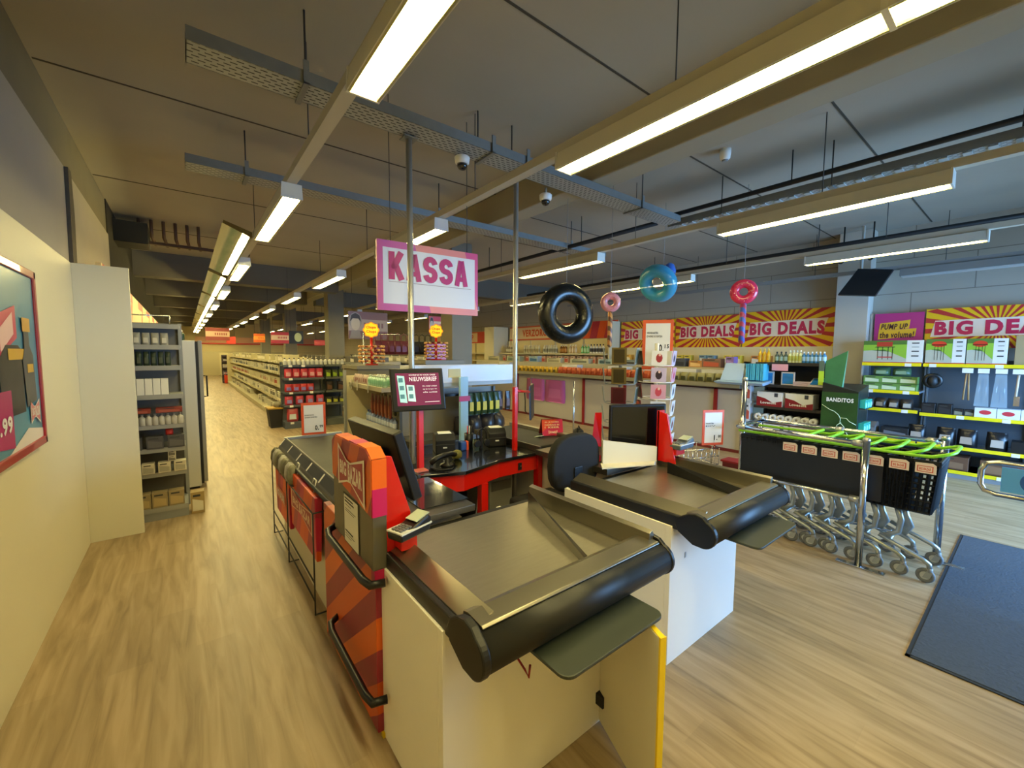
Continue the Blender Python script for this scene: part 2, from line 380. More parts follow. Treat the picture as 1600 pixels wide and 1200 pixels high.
for ri, (rn, x, wd, ys, per, nn, z) in enumerate(rows):
    if wd not in protos:
        pl = make_lamp(wd); first = True; protos[wd] = pl
    else: pl = protos[wd]; first = False
    for i in range(nn):
        y = ys + per * i
        if y > 33: break
        lab = '%s tube ceiling light from the camera in the %s' % (ORD[i], rn)
        if first: o = pl; first = False; o['label'] = lab; o.location = (x, y, z)
        else: o = copy_tree(pl, (x, y, z), lab)
        o['group'] = 'tube lights in the ' + rn
    t = MB().box(x - .035, x + .035, -2.4, 34.5, z + .108, z + .165, M('bcb6a4', .45)); tr = t.build('trunking')
    tag(tr, 'long cream metal trunking rail of the ' + rn, 'rail')
    for yy in ([-1.2, 1.2, 3.0, 5.6] + list(range(8, 34, 3))): MB().tube([(x, yy, z + .165), (x, yy, CZ)], .004, DGREY, 5).build('hanging_wire', tr)
# near light of row 2, plus an unseen one added to row 1
for x, y, z, wd, nm in ((1.955, -1.16, 2.8, .15, 'tube ceiling light cut by the top edge, second row from the left'),):
    o = copy_tree(protos[.15], (x, y, z), nm); o['group'] = 'tube lights in the second row from the left'
o = copy_tree(protos[.15], (.685, -1.17, 2.8), 'added unseen tube light brightening the first counter, left row'); o['group'] = 'tube lights in the left row'  # out-of-view light added to brighten the front of the first counter
# glossy reflector wings on the left row, with a glowing strip for the mirrored lamp
pr = None
MIR = M('b8ad8a', .08, 1)
for i in range(9):
    y = 5.12 + i * 3.15
    lab = 'mirror reflector wing with glowing strip as lamp reflection, %s along the left light row' % ORD[i]
    if pr is None:
        pr = thing('reflector_wing', lab, 'reflector', (.46, y, 2.8), 'mirror reflector wings along the left light row')
        a = MB(); a.prism([(.35, 2.93), (.36, 2.935), (.60, 2.825), (.60, 2.815)], 'y', y, y + 2.9, MIR); a.build('wing', pr)
        a = MB(); a.box(.50, .57, y + .15, y + 2.6, 2.80, 2.815, EMI); a.build('tube', pr)  # emissive strip stands in for the lamp's reflection in the wing
        a = MB(); a.prism([(.35, 2.92), (.60, 2.81), (.60, 2.87), (.36, 2.95)], 'y', y - .006, y, M('9c8f66', .2, .8)); a.build('end_plate', pr)
    else:
        copy_tree(pr, (.46, y, 2.8), lab)
# far right lights near wall, unlit
t = thing('ceiling_light', 'unlit grey light fitting near the right wall above the barbecue shelf', 'ceiling light', (8.2, -.2, 2.78))
MB().prism([(8.12, 2.78), (8.14, 2.88), (8.28, 2.88), (8.30, 2.78)], 'y', -.3, 1.35, M('8b8c8a', .4)).build('housing', t)
MB().box(8.14, 8.28, -.28, 1.33, 2.765, 2.78, M('b9bdbc', .3)).build('diffuser', t)
t = tag(MB().box(8.17, 8.24, -2.4, 8, 2.885, 2.94, M('8f9190', .45)).build('trunking'), 'grey metal trunking rail of the unlit light near the right wall', 'rail')
[MB().tube([(8.2, yy, 2.94), (8.2, yy, CZ)], .004, DGREY, 5).build('hanging_wire', t) for yy in (-.6, .9, 2.4, 4.4)]

# cable trays
def cable_tray(label, x0, x1, y0, y1, z, axis, rods):
    r = thing('cable_tray', label, 'cable tray', ((x0 + x1) / 2, (y0 + y1) / 2, z))
    a = MB().box(x0, x1, y0, y1, z, z + .004, perforated('perf_' + axis, .055, .030, axis == 'y')); a.build('perforated_base', r)
    a = MB()
    if axis == 'x':
        for y in (y0, y1): a.box(x0, x1, y - .004, y + .004, z, z + .07, GALV)
        a.box(x0, x0 + .004, y0, y1, z, z + .06, GALV)
    else:
        for x in (x0, x1): a.box(x - .004, x + .004, y0, y1, z, z + .07, GALV)
    a.build('side_wall', r)
    for rx, ry in rods:
        q = MB(); q.tube([(rx, ry, z - .01), (rx, ry, CZ)], .006, DGREY, 6); q.build('hanging_rod', r)
        q = MB()
        if axis == 'x': q.box(rx - .015, rx + .015, y0 - .02, y1 + .02, z - .014, z - .002, GALV); q.box(rx - .015, rx + .015, y0 - .02, y0 - .01, z - .01, z + .12, GALV)
        else: q.box(x0 - .02, x1 + .02, ry - .015, ry + .015, z - .014, z - .002, GALV)
        q.build('bracket', r)
    return r
cable_tray('perforated metal cable tray crossing above the tills, nearest the camera', .07, 4.66, 2.74, 2.95, 3.2, 'x', [(.62, 2.74), (1.95, 2.95), (2.3, 2.95), (3.9, 2.74)])
cable_tray('thin metal cable tray crossing the ceiling behind the till sign', .07, 5.4, 4.45, 4.66, 3.2, 'x', [(.5, 4.5), (2.4, 4.45), (4.6, 4.45)])
tr = cable_tray('metal cable tray running along the right side of the ceiling', 4.74, 5.02, -2.4, 2.95, 3.2, 'y', [(5.02, .2), (4.74, 1.3), (4.74, 2.3)])
a = MB()
for i in range(40): a.box(4.75, 5.01, -2.3 + i * .13, -2.3 + i * .13 + .05, 3.19, 3.199, M('a7a9a5', .5))
a.build('rib', tr)
def pipe(label, pts, r, mat, rods=()):
    o = thing('conduit', label, 'pipe', pts[0]); MB().tube(pts, r, mat, 8).build('pipe', o)
    for p in rods: MB().tube([p, (p[0], p[1], CZ)], .006, DGREY, 6).build('hanging_rod', o)
pipe('black conduit running beside the right cable tray', [(4.66, -2.4, 3.3), (4.66, 2.9, 3.3)], .025, BLK2, [(4.66, .1, 3.3), (4.66, 1.6, 3.3)])
pipe('black conduit running deeper into the shop from the cable tray corner', [(4.55, 2.98, 3.22), (4.55, 9.2, 3.22)], .03, BLK2, [(4.55, 4.2, 3.22), (4.55, 6.5, 3.22)])
pipe('black pipe high along the right wall above the wall screen', [(7.6, -2.4, 3.25), (7.6, 2.4, 3.25), (7.6, 9, 3.25)], .03, BLK2, [(7.6, 0, 3.25), (7.6, 2.2, 3.25), (7.6, 5, 3.25)])
# pipe cluster high at left
o = thing('pipe_cluster', 'cluster of rusty pipes under the ceiling at the far left', 'pipes', (-.4, 8.4, 3.3))
for i in range(6): MB().tube([(-.45 + i * .14, 8.3, 3.58), (-.45 + i * .14, 8.3, 3.34), (-.42 + i * .14, 8.7, 3.30)], .022, M('5b4330', .6), 7).build('pipe', o)
MB().box(-.62, .95, 8.5, 8.56, 3.27, 3.31, M('4a3526', .7)).build('rail', o)
MB().box(-.72, -.35, 8.2, 8.7, 3.2, 3.5, BLK2).build('duct', o)

# dome cameras, smoke detectors
def dome(label, x, y, z):
    r = thing('dome_camera', label, 'security camera', (x, y, z))
    MB().lathe([(.04, z), (.055, z + .01), (.06, z + .05), (.05, z + .06)], (x, y, 0), PLAST, 20).build('housing', r)
    MB().lathe([(.006, z - .045), (.025, z - .038), (.038, z - .02), (.042, z + .002)], (x, y, 0), M('15161a', .08, coat=1), 20).build('dome', r)
    MB().tube([(x, y, z + .06), (x, y, 3.187)], .012, GALV, 8).build('stem', r)
dome('white dome camera with dark lens left, under the near cable tray', 1.77, 2.90, 3.115)
dome('white dome camera with dark lens right, behind the second light row', 2.72, 2.97, 3.07)
t = thing('smoke_detector', 'white smoke detector under the ceiling at upper right', 'smoke detector', (4.15, 2.0, 3.5))
MB().lathe([(.03, 3.50), (.045, 3.515), (.05, 3.56), (.05, 3.6)], (4.15, 2.0, 0), PLAST, 18).build('housing', t)
MB().lathe([(.02, 3.488), (.03, 3.50)], (4.15, 2.0, 0), GREY, 14).build('sensor', t)
# steel poles from till desk to the tray
for lab, x, y in (('bare steel pole rising in front of the till sign', 1.34, 2.93), ('bare steel pole right of the till sign, beside the red post', 2.335, 2.93)):
    r = thing('steel_pole', lab, 'pole', (x, y, 0)); MB().tube([(x, y, .0), (x, y, 3.185)], .022, M('c3c2bd', .32, .6), 16).build('tube', r)
    MB().box(x - .05, x + .05, y - .05, y + .05, 3.18, 3.188, GALV).build('top_plate', r)

def kassa(m, o, U, W, _, w, h, mat):
    """heavy condensed capitals drawn as strokes"""
    t = .048; N = U.cross(W).normalized() * .008
    def stroke(pts, t=t, x0=0):
        L, R_ = [], []
        for i, p in enumerate(pts):
            a = pts[max(0, i - 1)]; c = pts[min(len(pts) - 1, i + 1)]; d = Vector((c[0] - a[0], c[1] - a[1])).normalized(); n = Vector((-d.y, d.x)) * t / 2
            L.append((p[0] + n.x, p[1] + n.y)); R_.append((p[0] - n.x, p[1] - n.y))
        q = [o + U * (x0 + a) + W * b + N for a, b in L + R_]; k = len(pts)
        m.add(q, [(i, k + i, k + i + 1, i + 1) for i in range(k - 1)], mat)
    def K(x): stroke([(t/2, 0), (t/2, h)], x0=x); stroke([(t * .7, h * .38), (w - t * .55, h)], x0=x); stroke([(w * .42, h * .55), (w - t * .5, 0)], x0=x)
    def A_(x): stroke([(t * .45, 0), (w/2 - .004, h)], t * .9, x); stroke([(w - t * .45, 0), (w/2 + .004, h)], t * .9, x); stroke([(t, h * .27), (w - t, h * .27)], t * .8, x)
    def S_(x):
        rx, ry = w/2 - t/2, (h - t) / 4; P = []
        for i in range(13): a = math.radians(5 + 265 * i / 12); P.append((w/2 + rx * math.cos(a), h - t/2 - ry + ry * math.sin(a)))
        for i in range(1, 13): a = math.radians(90 - 265 * i / 12); P.append((w/2 + rx * math.cos(a), t/2 + ry + ry * math.sin(a)))
        stroke(P, x0=x)
    for i, f in enumerate((K, A_, S_, S_, A_)): f(i * (w + .014))
# ---------------------------------------------------------------- KASSA sign
r = thing('till_sign', 'white sign with pink border reading KASSA hanging above the tills', 'sign', (1.63, 3.18, 1.97))
A = V(1.19, 3.20, 1.975); B = V(2.075, 3.145, 1.975); u = B - A; v = V(0, 0, .54)
MB().slab(A, u, v, .03, M('d27f9c', .4)).build('board', r, .004)
PINKB = stripes_mat('pink_border', (1, 0, .25), .55, ['e48a86', 'd04d86', 'b77cc0', 'c85aa0'])
m = MB(); m.slab(A + V(0, -.003, 0), u, v * .10, .001, PINKB); m.slab(A + v * .90 + V(0, -.003, 0), u, v * .10, .001, PINKB)
m.slab(A + v * .1 + V(0, -.003, 0), u * .05, v * .8, .001, PINKB); m.slab(A + u * .965 + v * .1 + V(0, -.003, 0), u * .035, v * .8, .001, PINKB); m.build('border', r)
m = MB(); quad(m, A + u * .05 + v * .1, u * .915, v * .8, M('dcdde6', .4), .004); m.build('face', r)
m = MB(); kassa(m, A + u * .10 + v * .45, u.normalized(), V(0, 0, 1), .0, .128, .215, M('b81f6d', .4)); quad(m, A + u * .10 + v * .415, u * .82, v * .008, M('9a8a92', .5), .006); m.build('lettering', r)
for q in (.12, .88): MB().tube([A + u * q + v, V((A + u * q).x, (A + u * q).y, CZ)], .003, DGREY, 5).build('hanging_wire', r)

# ================================================================ COUNTERS
def arc(cx, cz, r, a0, a1, n=10): return [(cx + r * math.cos(math.radians(a0 + (a1 - a0) * i / n)), cz + r * math.sin(math.radians(a0 + (a1 - a0) * i / n))) for i in range(n + 1)]
def counter(x0, x1, mir, label, roller_y):
    """packing end of a till; x0 body left, x1 body right; mir -1 puts the customer side on the right"""
    r = thing('checkout_counter', label, 'checkout counter', ((x0 + x1) / 2, 2.5, 0))
    WB = M('ece8de', .45, noise=.03, scale=3)
    m = MB(); m.box(x0, x1, 1.13, 1.16, .0, .76, WB); m.box(x0, x0 + .03, 1.16, 1.9, 0, .76, WB); m.box(x1 - .03, x1, 1.16, 1.9, 0, .76, WB)
    m.build('cabinet', r, .002)
    xl, xr = x0 + .015, x1 + .17      # tray outer edges
    m = MB(); m.box(xl + .06, xr - .03, 1.08, 1.79, .775, .79, STEEL); tray = m.build('tray_bottom', r)
    # raised rims: sloping steel on both long sides
    m = MB()
    m.prism([(xl + .02, .82), (xl + .095, .855), (xl + .1, .79), (xl + .02, .79)], 'y', 1.0, 1.86, RIM)
    m.prism([(xr - .035, .79), (xr - .035, .875), (xr - .012, .885), (xr, .86), (xr, .79)], 'y', 1.0, 1.80, RIM)
    m.prism([(.965, .838), (.972, .845), (1.05, .850), (1.075, .842), (1.082, .79), (1.06, .79), (1.05, .835), (.97, .832)], 'x', xl + .03, xr - .012, RIM)
    m.build('steel_rim', r, .002)
    m = MB(); m.box(xl - .005, xl + .02, 1.0, 1.86, .745, .82, RUBBER); m.box(xr, xr + .012, 1.0, 1.80, .745, .85, RUBBER); m.box(xl, xr, 1.0, 1.86, .745, .775, BLK2); m.build('bumper_strip', r, .006)
    # roller front: big rounded black lip
    cz, cy = .768, .975
    prof = arc(cy, cz, .066, 85, 270, 14) + [(1.03, cz - .066), (1.03, cz + .058)]
    m = MB(); m.prism(prof, 'x', xl + .012, xr - .004, RUBBER, True); m.build('roller_lip', r)
    cap = arc(cy, cz, .070, 110, 262, 14) + [(1.02, cz - .068), (1.10, cz - .025), (1.12, cz + .01), (1.10, cz + .05), (1.05, cz + .082), (1.01, cz + .092), (.975, cz + .085)]
    m = MB(); m.prism(cap, 'x', xl - .008, xl + .022, BLACK); m.build('end_cap', r, .006)
    m = MB(); m.prism(cap, 'x', xr - .006, xr + .016, BLACK); m.build('end_cap', r, .006)
    # folding flap
    fx0, fx1 = (x0 + .22, x0 + .73)
    m = MB(); pts = []
    for cx_, cy_, a0 in ((fx0 + .04, .83, 180), (fx1 - .04, .83, 270)):
        pts += [(cx_ + .04 * math.cos(math.radians(a0 + 15 * i)), cy_ + .04 * math.sin(math.radians(a0 + 15 * i))) for i in range(7)]
    pts += [(fx1, 1.10), (fx0, 1.10)]
    m.prism(pts, 'z', .693, .705, M('343a33', .42)); m.build('folding_flap', r, .003)
    return r, xl, xr
A_, axl, axr = counter(.61, 1.41, 1, 'white checkout counter with steel packing tray in the foreground, behind its striped panel', .95)
# divider wedge A, standing plate
m = MB(); m.add([(1.24, 1.09, .79), (1.47, 1.72, .79), (1.24, 1.09, .82), (1.47, 1.72, .885), (1.29, 1.09, .79), (1.482, 1.72, .79)], [(0, 1, 3, 2), (4, 5, 3, 2), (0, 4, 5, 1), (0, 2, 4), (1, 5, 3)], STEELD)
m.build('divider_wedge', A_)
# body of A further back
m = MB(); m.box(.65, 1.15, 2.35, 4.15, 0, .80, CREAM); m.box(.66, 1.15, 1.9, 2.4, 0, .76, CREAM); m.build('rear_cabinet', A_)
m = MB(); m.box(.66, 1.2, 1.84, 2.45, .80, .835, STEELD); m.build('scanner_bed', A_, .003)
m = MB(); m.box(.93, 1.21, 1.93, 2.42, .836, .842, M('14181a', .12, coat=1)); m.build('scanner_glass', A_)
m = MB(); m.box(.70, 1.16, 2.46, 4.18, .82, .85, M('3d3c35', .6)); m.build('conveyor_belt', A_, .008)
m = MB(); m.prism([(.625, .77), (.635, .80), (.69, .868), (.70, .868), (.705, .82), (.65, .765)], 'y', 1.9, 4.2, STEELD)
m.box(1.16, 1.18, 2.46, 4.2, .80, .853, STEELD); m.box(.68, 1.18, 4.19, 4.225, .78, .87, ALU); m.build('side_guard', A_, .002)
m = MB()
for i in range(5):
    ya = 2.5 + i * .34; m.add([(.641, ya, .812), (.641, ya + .3, .812), (.681, ya + .3, .861), (.681, ya, .861)], [(3, 2, 1, 0)], M('2a2a28', .3))
    m.add([(.640, ya + .305, .812), (.640, ya + .33, .812), (.680, ya + .33, .861), (.680, ya + .305, .861)], [(3, 2, 1, 0)], PLAST)
m.build('price_rail', A_)
m = MB(); m.tube([(.625, 1.9, .77), (.625, 4.22, .77)], .014, RUBBER, 8); m.build('edge_bumper', A_)
# striped customer-side panel and housing
m = MB(); m.box(.585, .62, 1.655, 2.47, .02, .80, BRAND); m.build('striped_panel', A_, .004)
hp = MB(); hp.prism([(1.62, .76), (2.17, .76), (2.17, 1.21), (2.13, 1.24), (1.68, 1.255), (1.62, 1.22)], 'x', .565, .625, M('6d695c', .4, .5)); h = hp.build('terminal_housing', A_, .004)
m = MB()
HB = stripes_mat('brand_top', (0, 1, .6), 2.1, ['cf541a', '9f2a34', 'd9621c', 'a82f34'])
m.polyslab([(.5645, 1.62, .985), (.5645, 2.17, 1.04), (.5645, 2.17, 1.21), (.5645, 2.13, 1.24), (.5645, 1.68, 1.255), (.5645, 1.62, 1.22)][::-1], (-1, 0, 0), .003, HB)
m.box(.565, .625, 1.6165, 1.62, 1.10, 1.22, M('ef6a17', .4)); m.box(.565, .625, 1.6165, 1.62, .985, 1.10, M('c91668', .4))
m.polyslab([(.565, 1.62, 1.222), (.625, 1.62, 1.222), (.625, 1.68, 1.257), (.565, 1.68, 1.257)], (0, -.2, 1), .003, M('e06a1c', .4))
for i, c in enumerate(('e2751c', 'c8306e', 'ef6a17', 'd4521a')): m.box(.565, .625, 1.68 + i * .11, 1.79 + i * .11, 1.2525 - i * .004, 1.258 - i * .0035, M(c, .4))
m.build('striped_print', h)
m = MB(); logo(m, V(-.0, 0, 0) + V(.560, 2.05, 1.00), V(0, -.37, 0), V(0, 0, .22), M('a82538', .4), M('efe0d0', .4), .004); m.build('emblem', h)
m = MB(); o = V(.5635, 2.0, .76); u = V(0, -.22, 0); v = V(0, 0, .235)
quad(m, o, u, v, M('23221f', .5), .001); quad(m, o + u * .05 + v * .02, u * .9, v * .95, M('e6e2d4', .5), .002)
for i, (a, ww) in enumerate(((.90, .55), (.84, .6), (.78, .4), (.70, .7), (.66, .6), (.24, .5), (.19, .6), (.14, .4))): quad(m, o + u * .12 + v * a, u * ww, v * (.03 if i in (0, 1, 5) else .012), BLK2, .003)
m.build('notice', h)
for zz in (.72, .22):
    m = MB(); m.tube([(.60, 2.25, zz + .02), (.545, 2.22, zz + .01), (.535, 2.16, zz), (.535, 1.66, zz), (.545, 1.60, zz), (.60, 1.585, zz)], .017, BLACK, 10); m.build('bumper_rail', A_)
m = MB(); m.box(.57, .625, 1.62, 1.66, .70, .76, MAG); m.box(.6, .62, 1.64, 1.66, 0, .02, YEL); m.build('panel_foot', A_)
# red bracket plate and arm
m = MB(); m.prism([(.628, .80), (.628, 1.225), (.655, 1.22), (.735, .97), (.735, .86), (.70, .80)], 'y', 1.635, 1.65, RED); br = m.build('red_bracket', A_, .002)
m = MB(); m.box(.66, .73, 1.56, 1.64, .84, .90, RED); m.build('terminal_arm', br, .003)
m = MB(); m.prism([(2.18, .86), (2.34, .86), (2.34, .94), (2.28, .98), (2.18, .98)], 'x', .63, .66, RED); m.build('rear_plate', br, .01)
# open door, red hook
m = MB(); m.hexa([(1.41, 1.13, .01), (1.395, 1.13, .01), (1.24, .75, .01), (1.262, .745, .01), (1.41, 1.13, .675), (1.395, 1.13, .675), (1.24, .75, .675), (1.262, .745, .675)], CREAM); dr = m.build('door', A_, .001)
m = MB(); m.hexa([(1.262, .748, .005), (1.24, .753, .005), (1.238, .745, .005), (1.262, .738, .005), (1.262, .748, .68), (1.24, .753, .68), (1.238, .745, .68), (1.262, .738, .68)], YEL)
m.hexa([(1.30, .835, .676), (1.285, .84, .676), (1.24, .75, .676), (1.262, .745, .676), (1.30, .835, .679), (1.285, .84, .679), (1.24, .75, .679), (1.262, .745, .679)], YEL); m.build('yellow_edge_tape', dr)
m = MB(); m.box(1.37, 1.398, 1.09, 1.13, .10, .15, BLK2); m.build('hinge', dr)
m = MB(); m.tube([(.83, 1.13, .66), (.83, 1.05, .65), (.83, .98, .62), (.835, .965, .60), (.84, .965, .64)], .004, DRED, 6); m.build('red_hook', A_)

B_, bxl, bxr = counter(1.94, 2.71, -1, 'white checkout counter with steel packing tray, farther right behind the first till', .95)
m = MB(); m.add([(2.58, 1.07, .792), (2.70, 1.62, .792), (2.71, 1.07, .792), (2.60, 1.07, .845), (2.70, 1.62, .875)], [(0, 1, 2)[::-1], (0, 3, 4, 1), (2, 1, 4, 3), (0, 2, 3)], BLACK)
m.build('divider_wedge', B_)
m = MB(); m.box(2.42, 2.85, 1.9, 3.58, 0, .78, CREAM); m.build('rear_cabinet', B_)
m = MB(); m.box(2.3, 2.85, 1.84, 2.6, .79, .835, STEELD); m.build('scanner_bed', B_, .003)
m = MB(); m.box(2.34, 2.56, 2.0, 2.35, .836, .842, M('14181a', .12, coat=1)); m.build('scanner_glass', B_)
m = MB(); m.box(2.37, 2.80, 2.62, 3.60, .82, .85, M('2b2a27', .6)); m.build('conveyor_belt', B_, .008)
m = MB(); m.box(2.81, 2.87, 1.9, 3.62, .76, .88, STEEL); m.box(2.345, 2.365, 2.6, 3.62, .80, .853, STEELD); m.build('side_guard', B_, .003)
m = MB(); m.hexa([(2.36, 1.93, .845), (2.37, 1.95, .845), (2.76, 1.76, .845), (2.75, 1.74, .845), (2.36, 1.93, 1.02), (2.37, 1.95, 1.02), (2.76, 1.76, .955), (2.75, 1.74, .955)], CREAM)
m.hexa([(2.27, 1.86, .838), (2.36, 1.95, .838), (2.76, 1.76, .838), (2.66, 1.70, .838), (2.27, 1.86, .847), (2.36, 1.95, .847), (2.76, 1.76, .847), (2.66, 1.70, .847)], CREAM)
m.build('screen_guard', B_)
m = MB(); m.prism([(2.80, .84), (2.80, 1.22), (2.87, 1.22), (2.88, .95), (2.88, .84)], 'y', 1.76, 1.775, RED); br2 = m.build('red_bracket', B_, .002)
MB().hexa([(2.80, 1.62, .84), (2.815, 1.62, .84), (2.815, 1.78, .84), (2.80, 1.78, .84), (2.80, 1.70, 1.2), (2.815, 1.70, 1.2), (2.815, 1.78, 1.22), (2.80, 1.78, 1.22)], RED).build('side_plate', br2)
m = MB(); m.box(2.815, 2.93, 1.62, 1.70, .90, .945, RED); m.build('terminal_arm', br2, .003)
m = MB(); m.box(2.08, 2.095, 1.128, 1.131, .55, .58, ALU); m.build('latch', B_)

# monitors
def monitor(label, p0, u, v, th, name='till_monitor', facing=None):
    """p0 lower near corner, u along width, v up; slab thickness behind"""
    p0, u, v = Vector(p0), Vector(u), Vector(v); n = u.cross(v).normalized()
    r = thing(name, label, 'monitor', tuple(p0))
    m = MB(); m.slab(p0, u, v, th, BLACK); b_ = m.build('casing', r, .008)
    m = MB(); quad(m, p0 + u * .04 + v * .05, u * .92, v * .9, M('0a0c0f', .12, coat=.6), .002); m.build('screen', r)
    c = p0 + u * .5 + v * .4 - n * th
    m = MB(); m.slab(p0 + u * .25 + v * .2 - n * th, u * .5, v * .5, .03, BLK2); m.build('rear_box', r, .01)
    zb = .836
    m = MB(); m.tube([c - n * .03, c - n * .06, Vector(((c - n * .06).x, (c - n * .06).y, zb))], .016, BLACK, 8); m.box(c.x - .06, c.x + .06, c.y - .06, c.y + .06, zb, zb + .012, BLK2); m.build('stand', r)
    return r
# A: seen from behind, leaning; screen faces the cashier (+x)
monitor('black till monitor seen from behind, leaning beside the striped housing', (.875, 1.80, .955), (-.03, .58, 0), (-.10, .0, .335), .05)
monitor('black till monitor with dark screen behind the cream guard', (2.52, 2.00, .90), (.42, -.21, .0), (.0, 0, .36), .03)

def card_terminal(label, loc, rot, mat_body=BLACK):
    r = thing('card_terminal', label, 'card reader', (0, 0, 0))
    MB().prism([(-.08, 0), (.08, 0), (.085, .03), (.02, .035), (-.07, .065), (-.09, .05)], 'x', -.038, .038, mat_body).build('body', r, .008)
    MB().hexa([(-.03, -.082, .066), (.03, -.082, .066), (.03, -.01, .05), (-.03, -.01, .05), (-.03, -.08, .069), (.03, -.08, .069), (.03, -.008, .053), (-.03, -.008, .053)], M('b9c6ba', .3)).build('display', r)
    m = MB()
    for i in range(4):
        for j in range(3): m.box(-.025 + j * .018, -.012 + j * .018, .012 + i * .016, .023 + i * .016, .034, .041, M('6d7073', .5))
    m.build('keypad', r)
    MB().box(-.041, .041, -.085, .08, .028, .034, M('d5d8da', .3)).build('trim_band', r)
    r.location = loc; r.rotation_euler = (0, 0, rot); return r
ct = card_terminal('black card terminal with silver trim on the red arm beside the striped housing', (.70, 1.57, .90), 1.9)
ct.scale = (1.1, 1.0, 1.1)
card_terminal('grey card terminal on the red arm of the right till', (2.90, 1.63, .945), 1.6, M('55616c', .4)).scale = (1.2, 1.2, 1.2)
card_terminal('black and white card terminal lying on the black till desk', (2.60, 2.95, .802), .35)

# customer screen on red pole
r = thing('customer_screen', 'black framed screen reading NIEUWSBRIEF on a red pole', 'screen', (1.32, 2.72, .80))
A = V(1.115, 2.74, 1.235); u = V(.37, -.075, -.0); v = V(-.012, .03, .30)
MB().slab(A, u, v, .035, BLACK).build('frame', r, .008)
m = MB(); quad(m, A + u * .09 + v * .13, u * .82, v * .76, M('7c2852', .25, emit=.08), .002); sc = m.build('screen_image', r)
m = MB()
put_text(m, 'NIEUWSBRIEF', A + u * .34 + v * .70, u * .52, v * .10, M('f0dce6', .4, emit=.2), .012, off=.004)
put_text(m, 'SCHRIJF JE IN VOOR ONZE', A + u * .34 + v * .82, u * .5, v * .04, M('f0dce6', .4, emit=.2), .02, off=.004)
for i, t_ in enumerate(('En blijf altijd', 'op de hoogte van', 'alle acties')): put_text(m, t_, A + u * .58 + v * (.56 - i * .07), u * .27, v * .035, M('f0dce6', .4, emit=.2), .01, off=.004)
quad(m, A + u * .6 + v * .2, u * .28, v * .012, M('f0dce6', .4, emit=.2), .004)
m.build('lettering', sc)
m = MB(); polyp(m, A, u, v, [(.14, .22), (.27, .2), (.25, .82), (.12, .84)], M('9fd0c4', .4, emit=.3), .004); polyp(m, A, u, v, [(.29, .24), (.43, .22), (.42, .6), (.28, .62)], M('b5dacd', .4, emit=.3), .005)
for a, b_ in ((.15, .3), (.15, .5), (.14, .68), (.31, .3), (.31, .48)): quad(m, A + u * a + v * b_, u * .08, v * .1, M('4d7f86', .4, emit=.15), .006)
m.build('leaflet_picture', sc)
MB().box(1.30, 1.34, 2.735, 2.775, .80, 1.30, RED).build('pole', r, .003)
# second customer screen seen edge on + red post
r = thing('customer_screen', 'thin dark screen seen edge-on, on a red post beside the steel pole', 'screen', (2.23, 2.80, .80))
MB().box(2.215, 2.25, 2.78, 2.815, .80, 1.355, RED).build('pole', r, .003)
m = MB(); m.hexa([(2.535, 2.96, 1.01), (2.565, 2.96, 1.01), (2.80, 3.19, 1.01), (2.77, 3.20, 1.01), (2.535, 2.97, 1.34), (2.56, 2.97, 1.34), (2.80, 3.20, 1.34), (2.77, 3.21, 1.34)], M('2c2b2b', .4)); m.build('casing', r, .01)
MB().tube([(2.25, 2.80, 1.32), (2.55, 2.98, 1.28)], .012, RED, 8).build('mount', r)
MB().tube([(2.45, 2.93, 1.28), (2.50, 2.98, 1.2), (2.51, 2.99, 1.1), (2.54, 2.99, 1.07)], .005, BLACK, 6).build('cable', r)

# ---------------------------------------------------------------- back desk
d = thing('till_desk', 'black topped cashier desk with red front edge between the two tills', 'desk', (1.85, 2.95, 0))
m = MB(); m.prism([(1.21, 2.62), (1.55, 2.50), (1.95, 2.62), (2.41, 2.62), (2.41, 3.42), (1.21, 3.42)], 'z', .775, .80, M('0b0e14', .18, coat=.5)); m.build('worktop', d, .004)
m = MB(); m.prism([(1.23, 2.64), (1.55, 2.525), (1.95, 2.64), (2.41, 2.64), (2.41, 2.66), (1.94, 2.66), (1.55, 2.545), (1.23, 2.66)], 'z', .65, .774, RED); m.build('fascia', d)
MB().box(1.74, 1.80, 2.58, 2.64, 0, .65, RED).build('leg', d, .002)
MB().box(1.23, 1.27, 2.66, 2.70, 0, .774, RED).build('leg', d, .002)
MB().box(2.35, 2.40, 2.62, 2.68, 0, .774, RED).build('leg', d, .002)
MB().box(1.23, 2.33, 3.38, 3.42, 0, .774, M('2a1714', .6)).build('back_panel', d)
MB().box(1.30, 2.3, 2.75, 3.36, .02, .04, M('1b1514', .6)).build('floor_board', d)
for x, y in ((1.37, 2.582), (2.16, 2.638)):
    MB().box(x - .018, x + .018, y - .006, y, .675, .735, BLK2).lathe([(.006, -.009), (.006, 0)], (x, y - .006, .71), CHROME, 10, 'y').build('lock', d)
t = thing('computer', 'grey computer case on the shelf under the cashier desk', 'computer', (2.10, 2.9, .04))
MB().box(1.93, 2.17, 2.75, 3.1, .30, .62, M('77766c', .5)).build('case', t, .006)
MB().box(1.93, 2.17, 2.75, 3.1, .041, .30, M('3a3634', .5)).build('stand', t, .004)
MB().box(1.95, 2.15, 2.744, 2.75, .50, .58, M('4d4c46', .4)).build('front_panel', t)
MB().tube([(1.80, 2.8, .04), (1.79, 2.75, .3), (1.84, 2.76, .55), (1.93, 2.8, .58)], .006, GREY, 6).build('cable', t)

